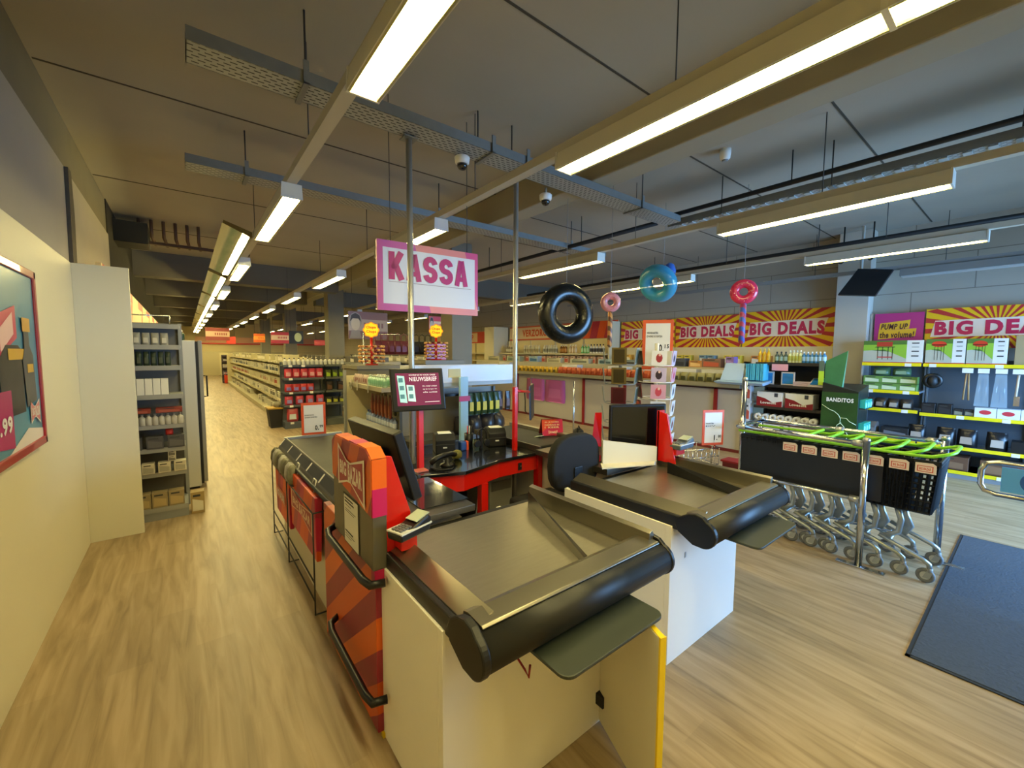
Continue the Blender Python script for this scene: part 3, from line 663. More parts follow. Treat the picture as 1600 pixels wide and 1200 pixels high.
def printer(label, x, y, rot):
    r = thing('receipt_printer', label, 'printer')
    MB().prism([(-.09, 0), (.09, 0), (.09, .12), (.03, .15), (-.05, .15), (-.09, .11)], 'x', -.075, .075, BLK2).build('body', r, .008)
    MB().hexa([(-.05, -.055, .150), (.05, -.055, .150), (.05, .02, .152), (-.05, .02, .152), (-.045, -.05, .158), (.045, -.05, .158), (.045, .02, .156), (-.045, .02, .156)], PLAST).build('paper', r)
    MB().box(-.02, .01, -.0925, -.09, .045, .055, PLAST).build('badge', r)
    MB().box(-.075, .075, -.094, -.09, .07, .075, DGREY).build('front_seam', r)
    r.location = (x, y, .80); r.rotation_euler = (0, 0, rot); r.scale = (1.12, 1.12, 1.1); return r
printer('black receipt printer with white paper left, behind the red pole', 1.72, 3.13, -.35)
printer('black receipt printer with crumpled paper right, beside the steel pole', 2.23, 3.10, -.30)
t = thing('pen_holder', 'black pen holder with blue pouch between the two printers', 'holder', (1.90, 3.1, .8))
MB().lathe([(.035, .80), (.04, .93), (.036, .93), (.03, .82)], (1.97, 3.13, 0), BLACK, 14).build('cup', t)
MB().box(1.845, 1.90, 3.05, 3.11, .80, .88, M('2a4e9a', .5)).build('blue_pouch', t, .01)
MB().box(1.905, 1.925, 3.06, 3.10, .80, .875, ORANGE).build('orange_label', t)
for i in range(3): MB().tube([(1.96 + i * .01, 3.13, .85), (1.95 + i * .025, 3.12, 1.0)], .004, (RED, WHITE, BLACK)[i], 6).build('pen', t)
t = thing('headset', 'black headset and cables on a small stand beside the right printer', 'headset', (2.03, 3.05, .8))
MB().tube([(1.99, 3.02, .86)] + [(2.04 + .05 * math.cos(math.radians(a)), 3.03, .92 + .06 * math.sin(math.radians(a))) for a in range(180, -1, -20)] + [(2.09, 3.03, .86)], .006, BLACK, 8).build('headband', t)
MB().lathe([(.03, -.012), (.034, 0), (.03, .012)], (1.99, 3.02, .85), BLK2, 14, 'y').lathe([(.03, -.012), (.034, 0), (.03, .012)], (2.09, 3.02, .85), BLK2, 14, 'y').build('ear_cup', t)
MB().box(2.03, 2.05, 3.03, 3.05, .80, .98, BLK2).build('stand', t)
t = thing('barcode_scanner', 'black handheld barcode scanner with yellow tip lying on the desk', 'scanner', (1.52, 2.75, .80))
MB().tube([(1.40, 2.76, .825), (1.45, 2.75, .86), (1.52, 2.77, .868), (1.60, 2.80, .862), (1.66, 2.83, .84)], .02, BLACK, 10, sx=1.3).build('handle', t)
MB().lathe([(.03, -.035), (.04, .0), (.03, .03)], (1.675, 2.835, .838), M('6f6a2a', .5), 12, 'x').build('scan_head', t)
MB().lathe([(.055, .80), (.05, .815), (.018, .825), (.015, .86)], (1.52, 2.72, 0), BLACK, 18).build('stand', t)
MB().tube([(1.40, 2.76, .825), (1.37, 2.7, .81), (1.42, 2.62, .805), (1.5, 2.60, .805)], .004, BLACK, 6).build('cable', t)
t = thing('tent_card', 'orange and pink folded tent card standing on the desk', 'tent card', (2.83, 2.95, .851))
A = V(2.68, 2.93, .852); u = V(.19, -.09, 0); v = V(.015, .03, .15)
MB().slab(A, u, v, .003, stripes_mat('tent', (1, .3, -1.2), 2.6, ['e8481f', 'd11d55'])).build('front', t)
MB().slab(A + V(.06, .12, 0), u, v + V(-.05, -.1, 0), .003, DRED).build('back', t)
m = MB()
for i, tt in enumerate(('AL JE KASSA', 'CADEAUS IN', '1 KEER')): put_text(m, tt, A + u * .12 + v * (.78 - i * .16), u * .7, v * .11, M('f7d3a8', .5), .03, off=.004)
logo(m, A + u * .3 + v * .08, u * .42, v * .25, M('e8481f', .4), PLAST, .004); m.build('lettering', t)
t = thing('upright_post', 'pale blue upright post with pink tag behind the desk', 'post', (2.42, 3.75, 0))
MB().box(2.46, 2.565, 4.08, 4.12, .0, 1.37, M('a9d8f8', .3)).build('post', t, .004)
MB().box(2.44, 2.585, 4.07, 4.079, 1.09, 1.15, M('c93c7c', .4)).build('tag', t)
t = thing('card_holder', 'red speech-balloon shaped holder and black cable box on the right till', 'holder', (2.62, 2.55, .84))
MB().prism([(2.50, .85), (2.56, .845), (2.58, .93), (2.52, .97), (2.47, .94)], 'y', 2.42, 2.435, DRED).build('red_plate', t, .004)
MB().lathe([(.05, .85), (.055, .9), (.045, .98), (.02, 1.0)], (2.66, 2.45, 0), BLK2, 14).build('cable_box', t)
MB().tube([(2.62, 2.42, .95), (2.59, 2.40, 1.0), (2.63, 2.42, 1.03), (2.67, 2.43, .98)], .005, BLACK, 6).build('cable', t)
MB().hexa([(2.66, 2.30, .86), (2.67, 2.31, .86), (2.76, 2.28, .86), (2.75, 2.27, .86), (2.70, 2.30, 1.15), (2.71, 2.31, 1.15), (2.76, 2.28, 1.15), (2.75, 2.27, 1.15)], RED).build('red_arm', t)
tag(MB().box(1.22, 1.34, 2.66, 2.74, .801, .812, M('c06a5a', .4)).build('cash_tray', bevel=.003), 'small reddish tray on the desk behind the monitor', 'tray')

# chair
c = thing('office_chair', 'black office chair with rounded backrest between the tills', 'chair', (2.05, 2.1, 0))
m = MB(); bp = []
for i in range(20):
    a = 2 * math.pi * i / 20; bp.append((2.13 + .24 * (abs(math.cos(a)) ** .75) * (1 if math.cos(a) > 0 else -1), .885 + .205 * (abs(math.sin(a)) ** .75) * (1 if math.sin(a) > 0 else -1)))
m.prism(bp, 'y', 1.96, 2.03, M('0d0d0e', .8), True); m.build('backrest', c, .02, seg=3)
MB().box(1.90, 2.34, 2.02, 2.46, .47, .55, M('121213', .85)).build('seat', c, .03, seg=3)
MB().box(2.09, 2.17, 1.95, 1.96, .50, .86, BLACK).box(2.08, 2.18, 1.955, 2.05, .44, .50, BLACK).build('back_bracket', c, .004)
MB().lathe([(.03, .1), (.03, .44)], (2.12, 2.22, 0), DGREY, 12).build('gas_lift', c)
for k in range(5):
    a = math.radians(72 * k + 10); e = V(2.12 + .28 * math.cos(a), 2.22 + .28 * math.sin(a), .08)
    lg = MB().tube([(2.12, 2.22, .11), e], .018, BLACK, 8).build('leg', c)
    MB().lathe([(.02, -.02), (.028, -.01), (.028, .01), (.02, .02)], (e.x, e.y, .028), BLK2, 12, 'x').build('caster', lg)

# ---------------------------------------------------------------- bag stand on the aisle side
r = thing('bag_stand', 'wire stand holding goods along the aisle side of the first till', 'stand', (.52, 3.3, 0))
m = MB()
for y in (2.70, 3.53, 4.20):
    m.tube([(.575, y, .01), (.575, y, .66)], .005, DGREY, 6); m.tube([(.575, y, .012), (.645, y, .012)], .005, DGREY, 6); m.tube([(.575, y, .66), (.645, y, .66)], .005, DGREY, 6)
for z in (.10, .22, .66): m.tube([(.575, 2.70, z), (.575, 4.20, z)], .005, DGREY, 6)
m.build('wire_frame', r)
MB().box(.575, .65, 3.35, 4.22, .655, .66, DGREY).build('goods_shelf', r)
def shop_bag(label, x, y0, y1, z0, z1, lg):
    
    r = thing('shopping_bag', label, 'shopping bag', (x, (y0 + y1) / 2, z0), 'big shopping bags hanging beside the first till')
    MB().hexa([(x, y0 + .01, z0), (x + .03, y0 + .01, z0), (x + .03, y1 - .01, z0), (x, y1 - .01, z0), (x - .005, y0, z1), (x + .042, y0, z1), (x + .042, y1, z1), (x - .005, y1, z1)], BRAND2).build('body', r, .006)
    m = MB()
    for yy in (y0 + .12, y1 - .16): m.tube([(x + .02, yy, z1), (x + .04, yy + .02, z1 + .07), (x + .04, yy + .08, z1 + .07), (x + .03, yy + .1, z1)], .005, WHITE, 6)
    m.build('handle', r)
    m = MB()
    if lg == 1: logo(m, V(x - .004, y1 - .06, z0 + .14), V(0, -(y1 - y0) + .12, 0), V(0, 0, .17), M('a82538', .4), M('e9c9ac', .4), .004)
    else: quad(m, V(x - .004, y1 - .08, z0 + .14), V(0, -.36, 0), V(0, 0, .10), M('e07a58', .4), .004); put_text(m, 'BIG BAZAR', V(x - .004, y1 - .10, z0 + .16), V(0, -.32, 0), V(0, 0, .06), PLAST, .03, off=.006)
    m.build('print', r)
shop_bag('orange and red shopping bag with bow-tie emblem beside the till, nearer one', .598, 2.72, 3.50, .33, .745, 1)
shop_bag('plain orange shopping bag beside the till, farther one', .598, 3.56, 4.16, .25, .62, 0)
wg = None
for i in range(9):
    y = 3.42 + i * .09; q = (('7d7a62', 'green grey'), ('a09c94', 'pale grey'), ('55503c', 'dark olive'))[i % 3]
    vs_ = [(-.03, -.04), (.03, -.045), (.04, 0), (.03, .045), (-.03, .04), (-.04, 0)]
    m = MB(); m.add([(.60 + a * k, y + b_ * k, .662 + h) for h, k in ((0, .8), (.05, 1.1), (.11, .9), (.14, .3)) for a, b_ in vs_], [tuple(range(5, -1, -1))] + [(l*6 + k, l*6 + (k+1) % 6, (l+1)*6 + (k+1) % 6, (l+1)*6 + k) for l in range(3) for k in range(6)] + [tuple(range(18, 24))], M(q[0], .5, noise=.5, scale=40), True)
    tag(m.build('wrapped_item'), '%s wrapped item on the wire shelf behind the orange bags' % q[1], 'wrapped goods', '%s wrapped goods beside the till' % q[1])
# price signs
def price_sign(label, o, u, v, lines, price, cents, stem=None, col='e2592a', face='e9e4da', pv=0, lv=.60):
    o, u, v = Vector(o), Vector(u), Vector(v)
    r = thing('price_sign', label, 'price sign', tuple(o + u * .5))
    MB().slab(o, u, v, .008, M(col, .4)).build('frame', r, .002)
    m = MB(); quad(m, o + u * .1 + v * .07, u * .8, v * .86, M(face, .5), .002); m.build('card', r)
    m = MB()
    for i, t_ in enumerate(lines): put_text(m, t_, o + u * .14 + v * (lv - i * .07), u * (.36 if i == 0 else .5), v * .04, BLK2, .02, off=.004)
    put_text(m, price, o + u * .54 + v * (.14 + pv), u * .16, v * .15, BLK2, .03, off=.004); put_text(m, cents, o + u * .73 + v * (.21 + pv), u * .14, v * .08, BLK2, .03, off=.004)
    m.build('lettering', r)
    if stem: MB().tube(stem, .008, CHROME, 8).build('stem', r)
    return r
price_sign('orange framed price sign reading 0.99 standing on the belt end of the first till', (.825, 4.20, .872), (.205, -.03, 0), (0, 0, .30), ['ESSENCE', 'DIVERSE SOORTEN'], '0.', '99')
price_sign('tall orange framed price sign reading 0.15 above the postcard rack', (3.37, 2.32, 1.50), (.17, -.21, 0), (0, 0, .46), ['WENSKAARTEN', 'DIVERSE SOORTEN'], '0.', '15', [(3.455, 2.215, 1.50), (3.455, 2.215, 1.35), (3.36, 2.16, 1.25)], pv=.22, lv=.72)
price_sign('small orange framed price sign reading 1.00 above the wire basket', (3.93, 2.0, .76), (.20, -.11, 0), (0, 0, .345), ['KAARTEN', 'DIV.'], '1.', '00', [(4.03, 1.945, .76), (4.03, 1.95, .58)])

# ================================================================ PRODUCTS
def P_carton(name, w, h, d, col, pcol=None, word=None, rough=.45):
    m = MB().box(-d/2, d/2, -w/2, w/2, 0, h, M(col, rough)); o = m.build(name, loc=(0, 0, 0), bevel=min(w, h) * .02, seg=1)
    if pcol:
        q = MB(); e = -d/2 - .0015
        q.add([(e, w*.40, h*.12), (e, -w*.40, h*.12), (e, -w*.40, h*.55), (e, w*.40, h*.7)], [(0, 1, 2, 3)], M(pcol, rough))
        q.add([(e, w*.35, h*.78), (e, -w*.2, h*.78), (e, -w*.2, h*.88), (e, w*.35, h*.88)], [(0, 1, 2, 3)], DGREY)
        if word: put_text(q, word, (e - .001, w*.33, h*.24), (0, -w*.66, 0), (0, 0, h*.2), PLAST, .03, n=(-1, 0, 0), off=.001)
        q.build('printed_label', o)
    return o
def P_bottle(name, r, h, col, cap, lab, alpha=None):
    m = MB().lathe([(r*.9, 0), (r, h*.03), (r, h*.62), (r*.75, h*.72), (r*.33, h*.80), (r*.33, h*.86)], (0, 0, 0), M(col, .25), 12); o = m.build(name, loc=(0, 0, 0))
    MB().lathe([(r*.42, h*.85), (r*.42, h*.97), (r*.35, h)], (0, 0, 0), M(cap, .35), 10).build('cap', o)
    if lab:
        MB().lathe([(r*1.01, h*.18), (r*1.012, h*.2), (r*1.012, h*.55), (r*1.01, h*.56)], (0, 0, 0), M(lab, .4), 12).build('label_band', o)
    return o
def P_packet(name, w, h, d, col, pcol=None, puff=1):
    """soft bag with pinched top and bottom"""
    vs = []; lv = [(0, .9, .35), (.06, .98, .8), (.3, 1, 1), (.65, .98, .9), (.9, .95, .35), (.97, .95, .05), (1, .95, .04)]
    for hz, ww, dd in lv:
        for a, b_ in ((-1, -.3), (-.55, -1), (.55, -1), (1, -.3), (1, .3), (.55, 1), (-.55, 1), (-1, .3)): vs.append((b_ * d/2 * dd, a * w/2 * ww, h * hz))
    fs = [tuple(range(8))]
    for j in range(len(lv) - 1):
        for k in range(8): fs.append((j*8 + k, j*8 + (k+1) % 8, (j+1)*8 + (k+1) % 8, (j+1)*8 + k))
    fs.append(tuple(range((len(lv)-1)*8, len(lv)*8)))
    m = MB().add(vs, fs, M(col, .3), True); o = m.build(name, loc=(0, 0, 0))
    if pcol:
        q = MB(); e = -d/2 - .003; q.add([(e, w*.3, h*.2), (e, -w*.3, h*.2), (e, -w*.27, h*.6), (e, w*.27, h*.6)], [(0, 1, 2, 3)], M(pcol, .35)); q.build('printed_label', o)
    return o
def P_roll(name, r, w):
    m = MB(); n = 18; vs = []
    for x in (-w/2, w/2):
        for R_ in (r, r * .34):
            for k in range(n): vs.append((x, R_ * math.cos(2*math.pi*k/n), r + R_ * math.sin(2*math.pi*k/n)))
    fs = []
    for k in range(n):
        k2 = (k + 1) % n
        fs += [(k, k2, 2*n + k2, 2*n + k), (n + k2, n + k, 3*n + k, 3*n + k2), (k2, k, n + k, n + k2), (2*n + k, 2*n + k2, 3*n + k2, 3*n + k)]
    m.add(vs, fs, M('eceef0', .8), True); o = m.build(name, loc=(0, 0, 0))
    q = MB().lathe([(r*.33, -w/2+.004), (r*.33, w/2-.004)], (0, 0, r), M('8f8a80', .8), 14, 'x'); q.build('core', o); return o
def row(proto, pts, label, cat, group=None, rot=0, jr=0, rots=None):
    """first point moves the proto, the rest are copies"""
    for i, p in enumerate(pts):
        a = rot + (rots[i] if rots else 0) + random.uniform(-jr, jr)
        if i == 0 and 'label' not in proto: o = proto; o['label'] = label; o.location = p; o.rotation_euler = (0, 0, a); o['category'] = cat
        else: o = copy_tree(proto, p, label, rotz=a)
        o['category'] = cat
        if group: o['group'] = group
        elif 'group' in o: del o['group']
def line(a, b, n):
    a, b = Vector(a), Vector(b); return [a + (b - a) * (i / (n - 1) if n > 1 else 0) for i in range(n)]
def gondola(label, face, c0, c1, back, base_d, H, zs, mat=GREY, back_mat=CREAM, ends=True, tilt=0, depth=.38, edge=None, cat='shelf unit', strip=None):
    """face 'x-' etc.: shelves open towards that side. c0..c1 run along the other axis; back = coordinate of back panel"""
    s = -1 if face[1] == '-' else 1; ax = face[0]
    r = thing('shelf_unit', label, cat, ((back, (c0+c1)/2, 0) if ax == 'x' else ((c0+c1)/2, back, 0)))
    def bx(a0, a1, b0, b1, z0, z1, m_, mb): 
        return mb.box(a0, a1, b0, b1, z0, z1, m_) if ax == 'x' else mb.box(b0, b1, a0, a1, z0, z1, m_)
    m = MB(); bx(back, back - s*.03, c0, c1, 0, H, back_mat, m); m.build('back_panel', r)
    m = MB(); bx(back, back + s*base_d, c0, c1, 0, .10, mat, m); m.build('plinth', r)
    for z in zs:
        m = MB(); d = base_d if z < .2 else depth
        bx(back, back + s*d, c0, c1, z - .025, z, mat, m); sh = m.build('shelf', r)
        m = MB(); bx(back + s*d, back + s*(d + .008), c0, c1, z - .04, z + .005, edge or mat, m); m.build('price_rail', sh)
        if strip:
            y = c0 + .1
            while y < min(c1 - .1, c0 + 3.2): m = MB(); bx(back + s*(d + .008), back + s*(d + .011), y, y + .07, z - .045, z, strip, m); m.build('price_ticket', sh); y += random.choice((.25, .4, .6))
    n = max(1, round((c1 - c0) / 1.25))
    for i in range(n + 1):
        c = c0 + (c1 - c0) * i / n; m = MB(); bx(back - s*.0, back + s*.035, c - .015, c + .015, 0, H, mat, m); m.build('upright', r)
    if ends:
        for c in (c0 - .02, c1):
            m = MB(); bx(back - s*.03, back + s*base_d, c, c + .02, 0, min(H, 1.5), back_mat, m); m.build('end_panel', r)
    return r

# ---------------------------------------------------------------- left rack (end shelf facing the camera)
r = gondola('grey metal shelf rack full of small goods behind the tall cream end panel', 'y-', -.69, -.03, 5.62, .40, 1.93, [.12, .46, .70, .93, 1.22, 1.50, 1.70, 1.90], GREY, M('6d6a62', .5), ends=False, depth=.36, edge=M('9a9a96', .4))
LR = [(-.50 + i * .115, 5.34, 0) for i in range(5)]
def zrow(x0, x1, n, y, z): return line((x0, y, z), (x1, y, z), n)
H = math.pi / 2
row(P_carton('carton', .12, .15, .1, '9b8a66', 'b9a272'), zrow(-.50, -.12, 4, 5.28, .12), 'kraft cardboard carton on the bottom shelf of the left rack', 'carton', 'kraft cartons low on the left rack', H)
row(P_carton('carton', .11, .22, .12, 'a38c5c', 'd8d2bd'), [(.045, 5.28, .0)], 'tall yellowish carton standing on the floor edge of the left rack', 'carton', None, H)
row(P_carton('carton', .095, .10, .1, 'cfc8b4', 'aaa595'), zrow(-.44, -.08, 4, 5.29, .46), 'cream boxed item on the second lowest shelf of the left rack', 'carton', 'cream boxes on the left rack', H)
row(P_carton('carton', .06, .05, .08, 'c9c4b6', '77736a'), [(-.14, 5.31, .56), (-.14, 5.31, .61)], 'small pale box stacked at the right end of the second lowest shelf, left rack', 'carton', 'stacked small boxes on the left rack', H)
row(P_carton('carton', .13, .12, .1, '4b4a4c', '5f5d5c'), zrow(-.42, -.10, 3, 5.29, .70), 'dark grey storage box on the middle low shelf of the left rack', 'box', 'dark boxes on the left rack', H)
row(P_packet('packet', .06, .06, .05, 'c2342a'), [(-.15, 5.30, .82)], 'red packet lying on a dark grey box of the left rack', 'packet', None, H)
row(P_bottle('glass_jar', .028, .11, 'b9b5a6', '8e8b82', None), zrow(-.44, -.06, 9, 5.27, .93), 'small glass jar in the row on the left rack, below the red trays', 'jar', 'glass jars on the left rack', 0)
row(P_carton('carton', .2, .045, .12, '8c3526', 'a85340'), zrow(-.38, -.14, 2, 5.29, 1.05), 'flat red brown box on top of the glass jars of the left rack', 'box', 'flat red boxes on the left rack', H)
row(P_carton('carton', .055, .16, .05, 'e6e3d6', None), zrow(-.46, -.165, 6, 5.29, 1.22), 'narrow white carton with black mark in the row of six, left rack', 'carton', 'narrow white cartons on the left rack', H)
row(P_packet('packet', .045, .14, .035, '2c3a26', '4a5240'), zrow(-.45, -.13, 7, 5.3, 1.50), 'dark green slim packet in the upper part of the left rack', 'packet', 'dark green packets on the left rack', H)
row(P_packet('packet', .06, .12, .04, '9f9b8b', 'c8c3b2'), zrow(-.42, -.15, 5, 5.3, 1.70), 'pale clear packet on the second highest shelf of the left rack', 'packet', 'clear packets on the left rack', H)
t = tag(MB().tube([(-.6, 5.2, 1.98), (-.1, 5.2, 1.98), (-.1, 5.5, 1.98)], .006, CHROME, 6).tube([(-.1, 5.2, 1.90), (-.1, 5.2, 1.98)], .006, CHROME, 6).tube([(-.6, 5.2, 1.90), (-.6, 5.2, 1.98)], .006, CHROME, 6).build('guard_rail'), 'thin wire guard rail on top of the left rack', 'rail')
# fridge
f = thing('drinks_fridge', 'tall white fridge seen from its side with dark door seal, left of the aisle', 'fridge', (-.1, 6.5, 0))
MB().box(-.45, .10, 6.15, 6.85, .03, 1.77, M('c9c8c2', .4)).build('body', f, .008)
MB().box(.10, .125, 6.15, 6.85, .06, 1.76, BLK2).build('door_seal', f)
db = MB().box(.125, .165, 6.15, 6.85, .08, 1.77, M('8f8e8a', .35)).build('door', f, .006)
MB().tube([(.165, 6.25, 1.35), (.20, 6.25, 1.35), (.20, 6.25, 1.10), (.165, 6.25, 1.10)], .01, BLACK, 6).build('handle', db)
MB().box(-.40, .08, 6.2, 6.8, 0, .03, BLK2).build('foot', f)
for i, (x, c) in enumerate(((-.18, '2f5a3a'), (-.10, '3b3b3b'), (-.02, '1f3a2a'))):
    row(P_bottle('bottle', .03, .12, c, 'e9e6dc', None), [(x, 6.3, 1.77)], 'small %s bottle on top of the fridge' % ('green', 'grey', 'dark green with white cap')[i], 'bottle')
gondola('long dark wall shelving along the left side beyond the fridge', 'x+', 7.1, 33, -.68, .55, 2.0, [.12, .45, .8, 1.15, 1.5, 1.85], GREY, M('b3a98c', .6), depth=.45)
for k, (z, c, pc, cn) in enumerate(((.12, 'b48a4a', 'd8c9a0', 'tan'), (.45, 'c8c2b0', '6b6b66', 'cream'), (.8, '55584f', 'b7b09c', 'dark'), (1.15, 'b9b4a6', '83402a', 'pale grey'), (1.5, '8a9a8a', 'e0dccf', 'grey green'))):
    row(P_carton('carton', .24, .22, .2, c, pc), line((-.30, 7.4, z), (-.30, 24, z), 14), '%s boxed product on the long left wall shelving' % cn, 'carton', '%s boxes on the left wall shelving' % cn)
# banner on the left wall, above the racks
b_ = thing('wall_banner', 'long red and cream banner strip high above the left wall shelving', 'banner', (-.60, 14, 1.95))
MB().box(-.64, -.60, 5.7, 30, 1.98, 2.50, M('e9cf9b', .5)).build('board', b_)
m = MB()
for i in range(12):
    y = 5.75 + i * 2.0; polyp(m, V(-.60, y, 1.98), V(0, 2, 0), V(0, 0, .52), [(0, .75), (.5, .75), (.5, 1), (0, 1)], M('c23a3a', .5)); polyp(m, V(-.60, y, 1.98), V(0, 2, 0), V(0, 0, .52), [(.2, 0), (.32, 0), (.5, .75), (.38, .75)], M('d8694c', .5))
m.build('print', b_)

# ---------------------------------------------------------------- aisle gondola (left side of the main aisle) and its endcap
gondola('long cream shelf run with sparse goods on the right of the aisle', 'x-', 10.25, 25.4, 2.25, .58, 1.50, [.12, .45, .80, 1.12, 1.40], M('c7bf9f', .5), M('d8cda5', .55), depth=.44, strip=PLAST)
spec = [(.12, 'd8d3c2', '8a8578', 'white low'), (.45, 'e3dfd0', '6b6a62', 'white'), (.80, 'cfc8ae', '9a4238', 'cream'), (1.12, 'd9d4c6', '4c5560', 'pale'), (1.40, 'bdb592', 'e7e2d1', 'beige')]
for k, (z, c, pc, cn) in enumerate(spec):
    pr_ = P_carton('carton', .20, .17, .2, c, pc); ys = [10.5 + i * .33 + random.uniform(-.05, .05) for i in range(44) if random.random() < .72]
    row(pr_, [(1.95 - (.05 if k == 0 else 0), y, z) for y in ys], '%s boxed product on the %s shelf of the long aisle run' % (cn, ('bottom', 'second', 'third', 'fourth', 'top')[k]), 'carton', 'boxes on the %s shelf of the aisle run' % ('bottom', 'second', 'third', 'fourth', 'top')[k], 0, .25)
gondola('steel grey end shelf with red crisp packets facing the tills', 'y-', 1.62, 2.42, 10.2, .36, 1.42, [.14, .50, .78, 1.08, 1.36], M('5a6068', .45), M('7d8288', .5), ends=False, depth=.34, strip=PLAST)
gondola('end shelf with green and yellow goods next to the red crisp packets', 'y-', 2.46, 2.86, 10.2, .36, 1.42, [.14, .50, .78, 1.08, 1.36], M('62675f', .45), M('4c5044', .5), ends=False, depth=.34)
row(P_bottle('jar', .038, .15, 'e3e1d6', '3c3450', 'cfd0cc'), line((1.66, 9.90, 1.36), (2.83, 9.90, 1.36), 14), 'white jar with dark lid in the top row of the crisp shelf', 'jar', 'white jars on the end shelf')
row(P_packet('crisp_packet', .15, .20, .09, 'c63a4e', 'e7a6b0'), zrow(1.72, 2.34, 5, 9.92, 1.08), 'red pink snack packet on the second shelf from the top of the end shelf', 'snack packet', 'red packets second shelf', H, .1)
row(P_packet('crisp_packet', .15, .17, .09, 'b9323a', '8f7fd0'), zrow(1.72, 2.15, 4, 9.92, .78), 'red and violet snack packet on the middle shelf of the end shelf', 'snack packet', 'red packets middle shelf', H, .1)
row(P_packet('crisp_packet', .16, .19, .09, 'c4405a', '9d8fd8'), zrow(1.72, 2.34, 4, 9.92, .50), 'pink and violet snack packet on the second lowest shelf of the end shelf', 'snack packet', 'red packets second lowest shelf', H, .1)
row(P_packet('crisp_packet', .22, .28, .12, 'b5474f', 'c9d2dc'), zrow(1.78, 2.32, 3, 9.92, .14), 'large red snack packet on the bottom shelf of the end shelf', 'snack packet', 'large red packets at the bottom', H, .1)
row(P_carton('carton', .10, .16, .1, '4f5a22', '98b82e'), zrow(2.52, 2.80, 3, 9.92, 1.08), 'green carton on the upper shelf right of the crisp packets', 'carton', 'green cartons', H)
row(P_carton('carton', .11, .13, .1, '3b3a2c', 'b9bd44'), zrow(2.52, 2.80, 3, 9.92, .50), 'dark and yellow green carton lower right of the crisp packets', 'carton', 'dark green cartons', H)
row(P_carton('carton', .12, .2, .1, '2d241e', '6b4a2f'), zrow(2.54, 2.78, 2, 9.92, .78), 'dark brown carton right of the crisp packets', 'carton', 'dark brown cartons', H)
t = thing('rubbish_bin', 'dark bin with yellow rim beside the crisp shelf', 'bin', (1.5, 10.3, 0))
MB().prism([(1.40, 0), (1.60, 0), (1.64, .40), (1.36, .40)], 'y', 10.15, 10.5, M('25221c', .6)).build('body', t)
MB().box(1.35, 1.65, 10.13, 10.52, .40, .43, M('b08b2c', .5)).build('rim', t)
MB().lathe([(.03, .40), (.09, .46), (.07, .53), (.02, .55)], (1.56, 10.3, 0), M('8c8672', .7), 10).build('bag', t)
# second run + fridge beyond
gondola('farther cream shelf run deep in the aisle', 'x-', 26.3, 33.5, 2.3, .5, 1.5, [.12, .45, .8, 1.12, 1.4], M('c7bf9f', .5), M('d8cda5', .55))
gondola('small dark end shelf deep in the aisle', 'y-', 1.5, 2.2, 26.2, .35, 1.45, [.12, .45, .8, 1.12, 1.4], M('5a4a55', .5), M('6a6470', .5), ends=False)
for k, z in enumerate((.45, .8, 1.12)):
    row(P_carton('carton', .2, .17, .2, ('6f6f86', 'd8d3c2', '4f4450')[k], 'b7b7c6'), zrow(1.62, 2.1, 3, 25.98, z), '%s box on the small dark end shelf deep in the aisle' % ('blue grey', 'white', 'dark')[k], 'carton', '%s boxes deep in the aisle' % ('blue grey', 'white', 'dark')[k], H)
t = thing('red_basket', 'red basket at the foot of the end shelf deep in the aisle', 'basket', (1.75, 25.7, .1))
MB().box(1.55, 2.0, 25.45, 25.8, .02, .42, M('d8401f', .5)).build('body', t, .02); MB().tube([(1.58, 25.6, .42), (1.6, 25.6, .55), (1.95, 25.6, .55), (1.97, 25.6, .42)], .012, RED, 6).build('handle', t)

# centre field gondolas further back
GL = [(3.9, 9.2, 17.5), (5.6, 9.0, 17), (7.0, 12, 22), (3.6, 19, 30)]
for i, (x, y0, y1) in enumerate(GL):
    gondola('%s low shelf run in the middle of the shop behind the till sign' % ORD[i], 'x-', y0, y1, x, .5, 1.42, [.12, .45, .8, 1.12, 1.36], GREY, M('b8ae92', .55), depth=.44)
    for z, c, cn in ((1.12, ('a33a3a', '3a4a6a', 'd8d3c2', '8a5a7a')[i], ('red', 'blue', 'white', 'purple')[i]), (.8, ('d8d3c2', 'b98c3c', '4f6a4a', 'c9c4b6')[i], ('white', 'ochre', 'green', 'cream')[i]), (1.36, ('6a655a', 'cfcab8', '55503c', '9a8f72')[i], ('dark grey', 'pale', 'olive', 'tan')[i])):
        row(P_carton('goods_box', .26, .16, .2, c, 'e3ded0'), line((x - .28, y0 + .3, z), (x - .28, y1 - .3, z), 13), '%s box on the %s low shelf run behind the till sign' % (cn, ORD[i]), 'box', '%s boxes on the %s low shelf run' % (cn, ORD[i]), 0, .2)

# ---------------------------------------------------------------- queue island between tills and aisle (hanging gloves, bottles)
g = gondola('shelf unit facing the aisle with cream end panel, behind the first till', 'x-', 4.63, 5.78, 2.25, .45, 1.26, [.42, .72], M('a09a86', .5), M('c9c2ac', .55), ends=False, depth=.43)
MB().box(1.68, 2.25, 5.78, 5.80, 0, 1.33, M('d3cba9', .55)).build('end_panel', g)
MB().box(1.665, 1.70, 5.77, 5.81, 0, 1.40, GREY).build('corner_post', g)
sh = MB().box(1.74, 2.25, 4.61, 5.78, 1.19, 1.24, M('a79f89', .5)).build('top_shelf', g)
for i, y in enumerate((5.6, 5.35, 4.95)): MB().hexa([(1.70, y, 1.16), (1.70, y + .002, 1.16), (1.735, y + .07, 1.16), (1.735, y + .068, 1.16), (1.70, y, 1.29), (1.70, y + .002, 1.29), (1.735, y + .07, 1.29), (1.735, y + .068, 1.29)], PLAST).build('price_ticket', sh)
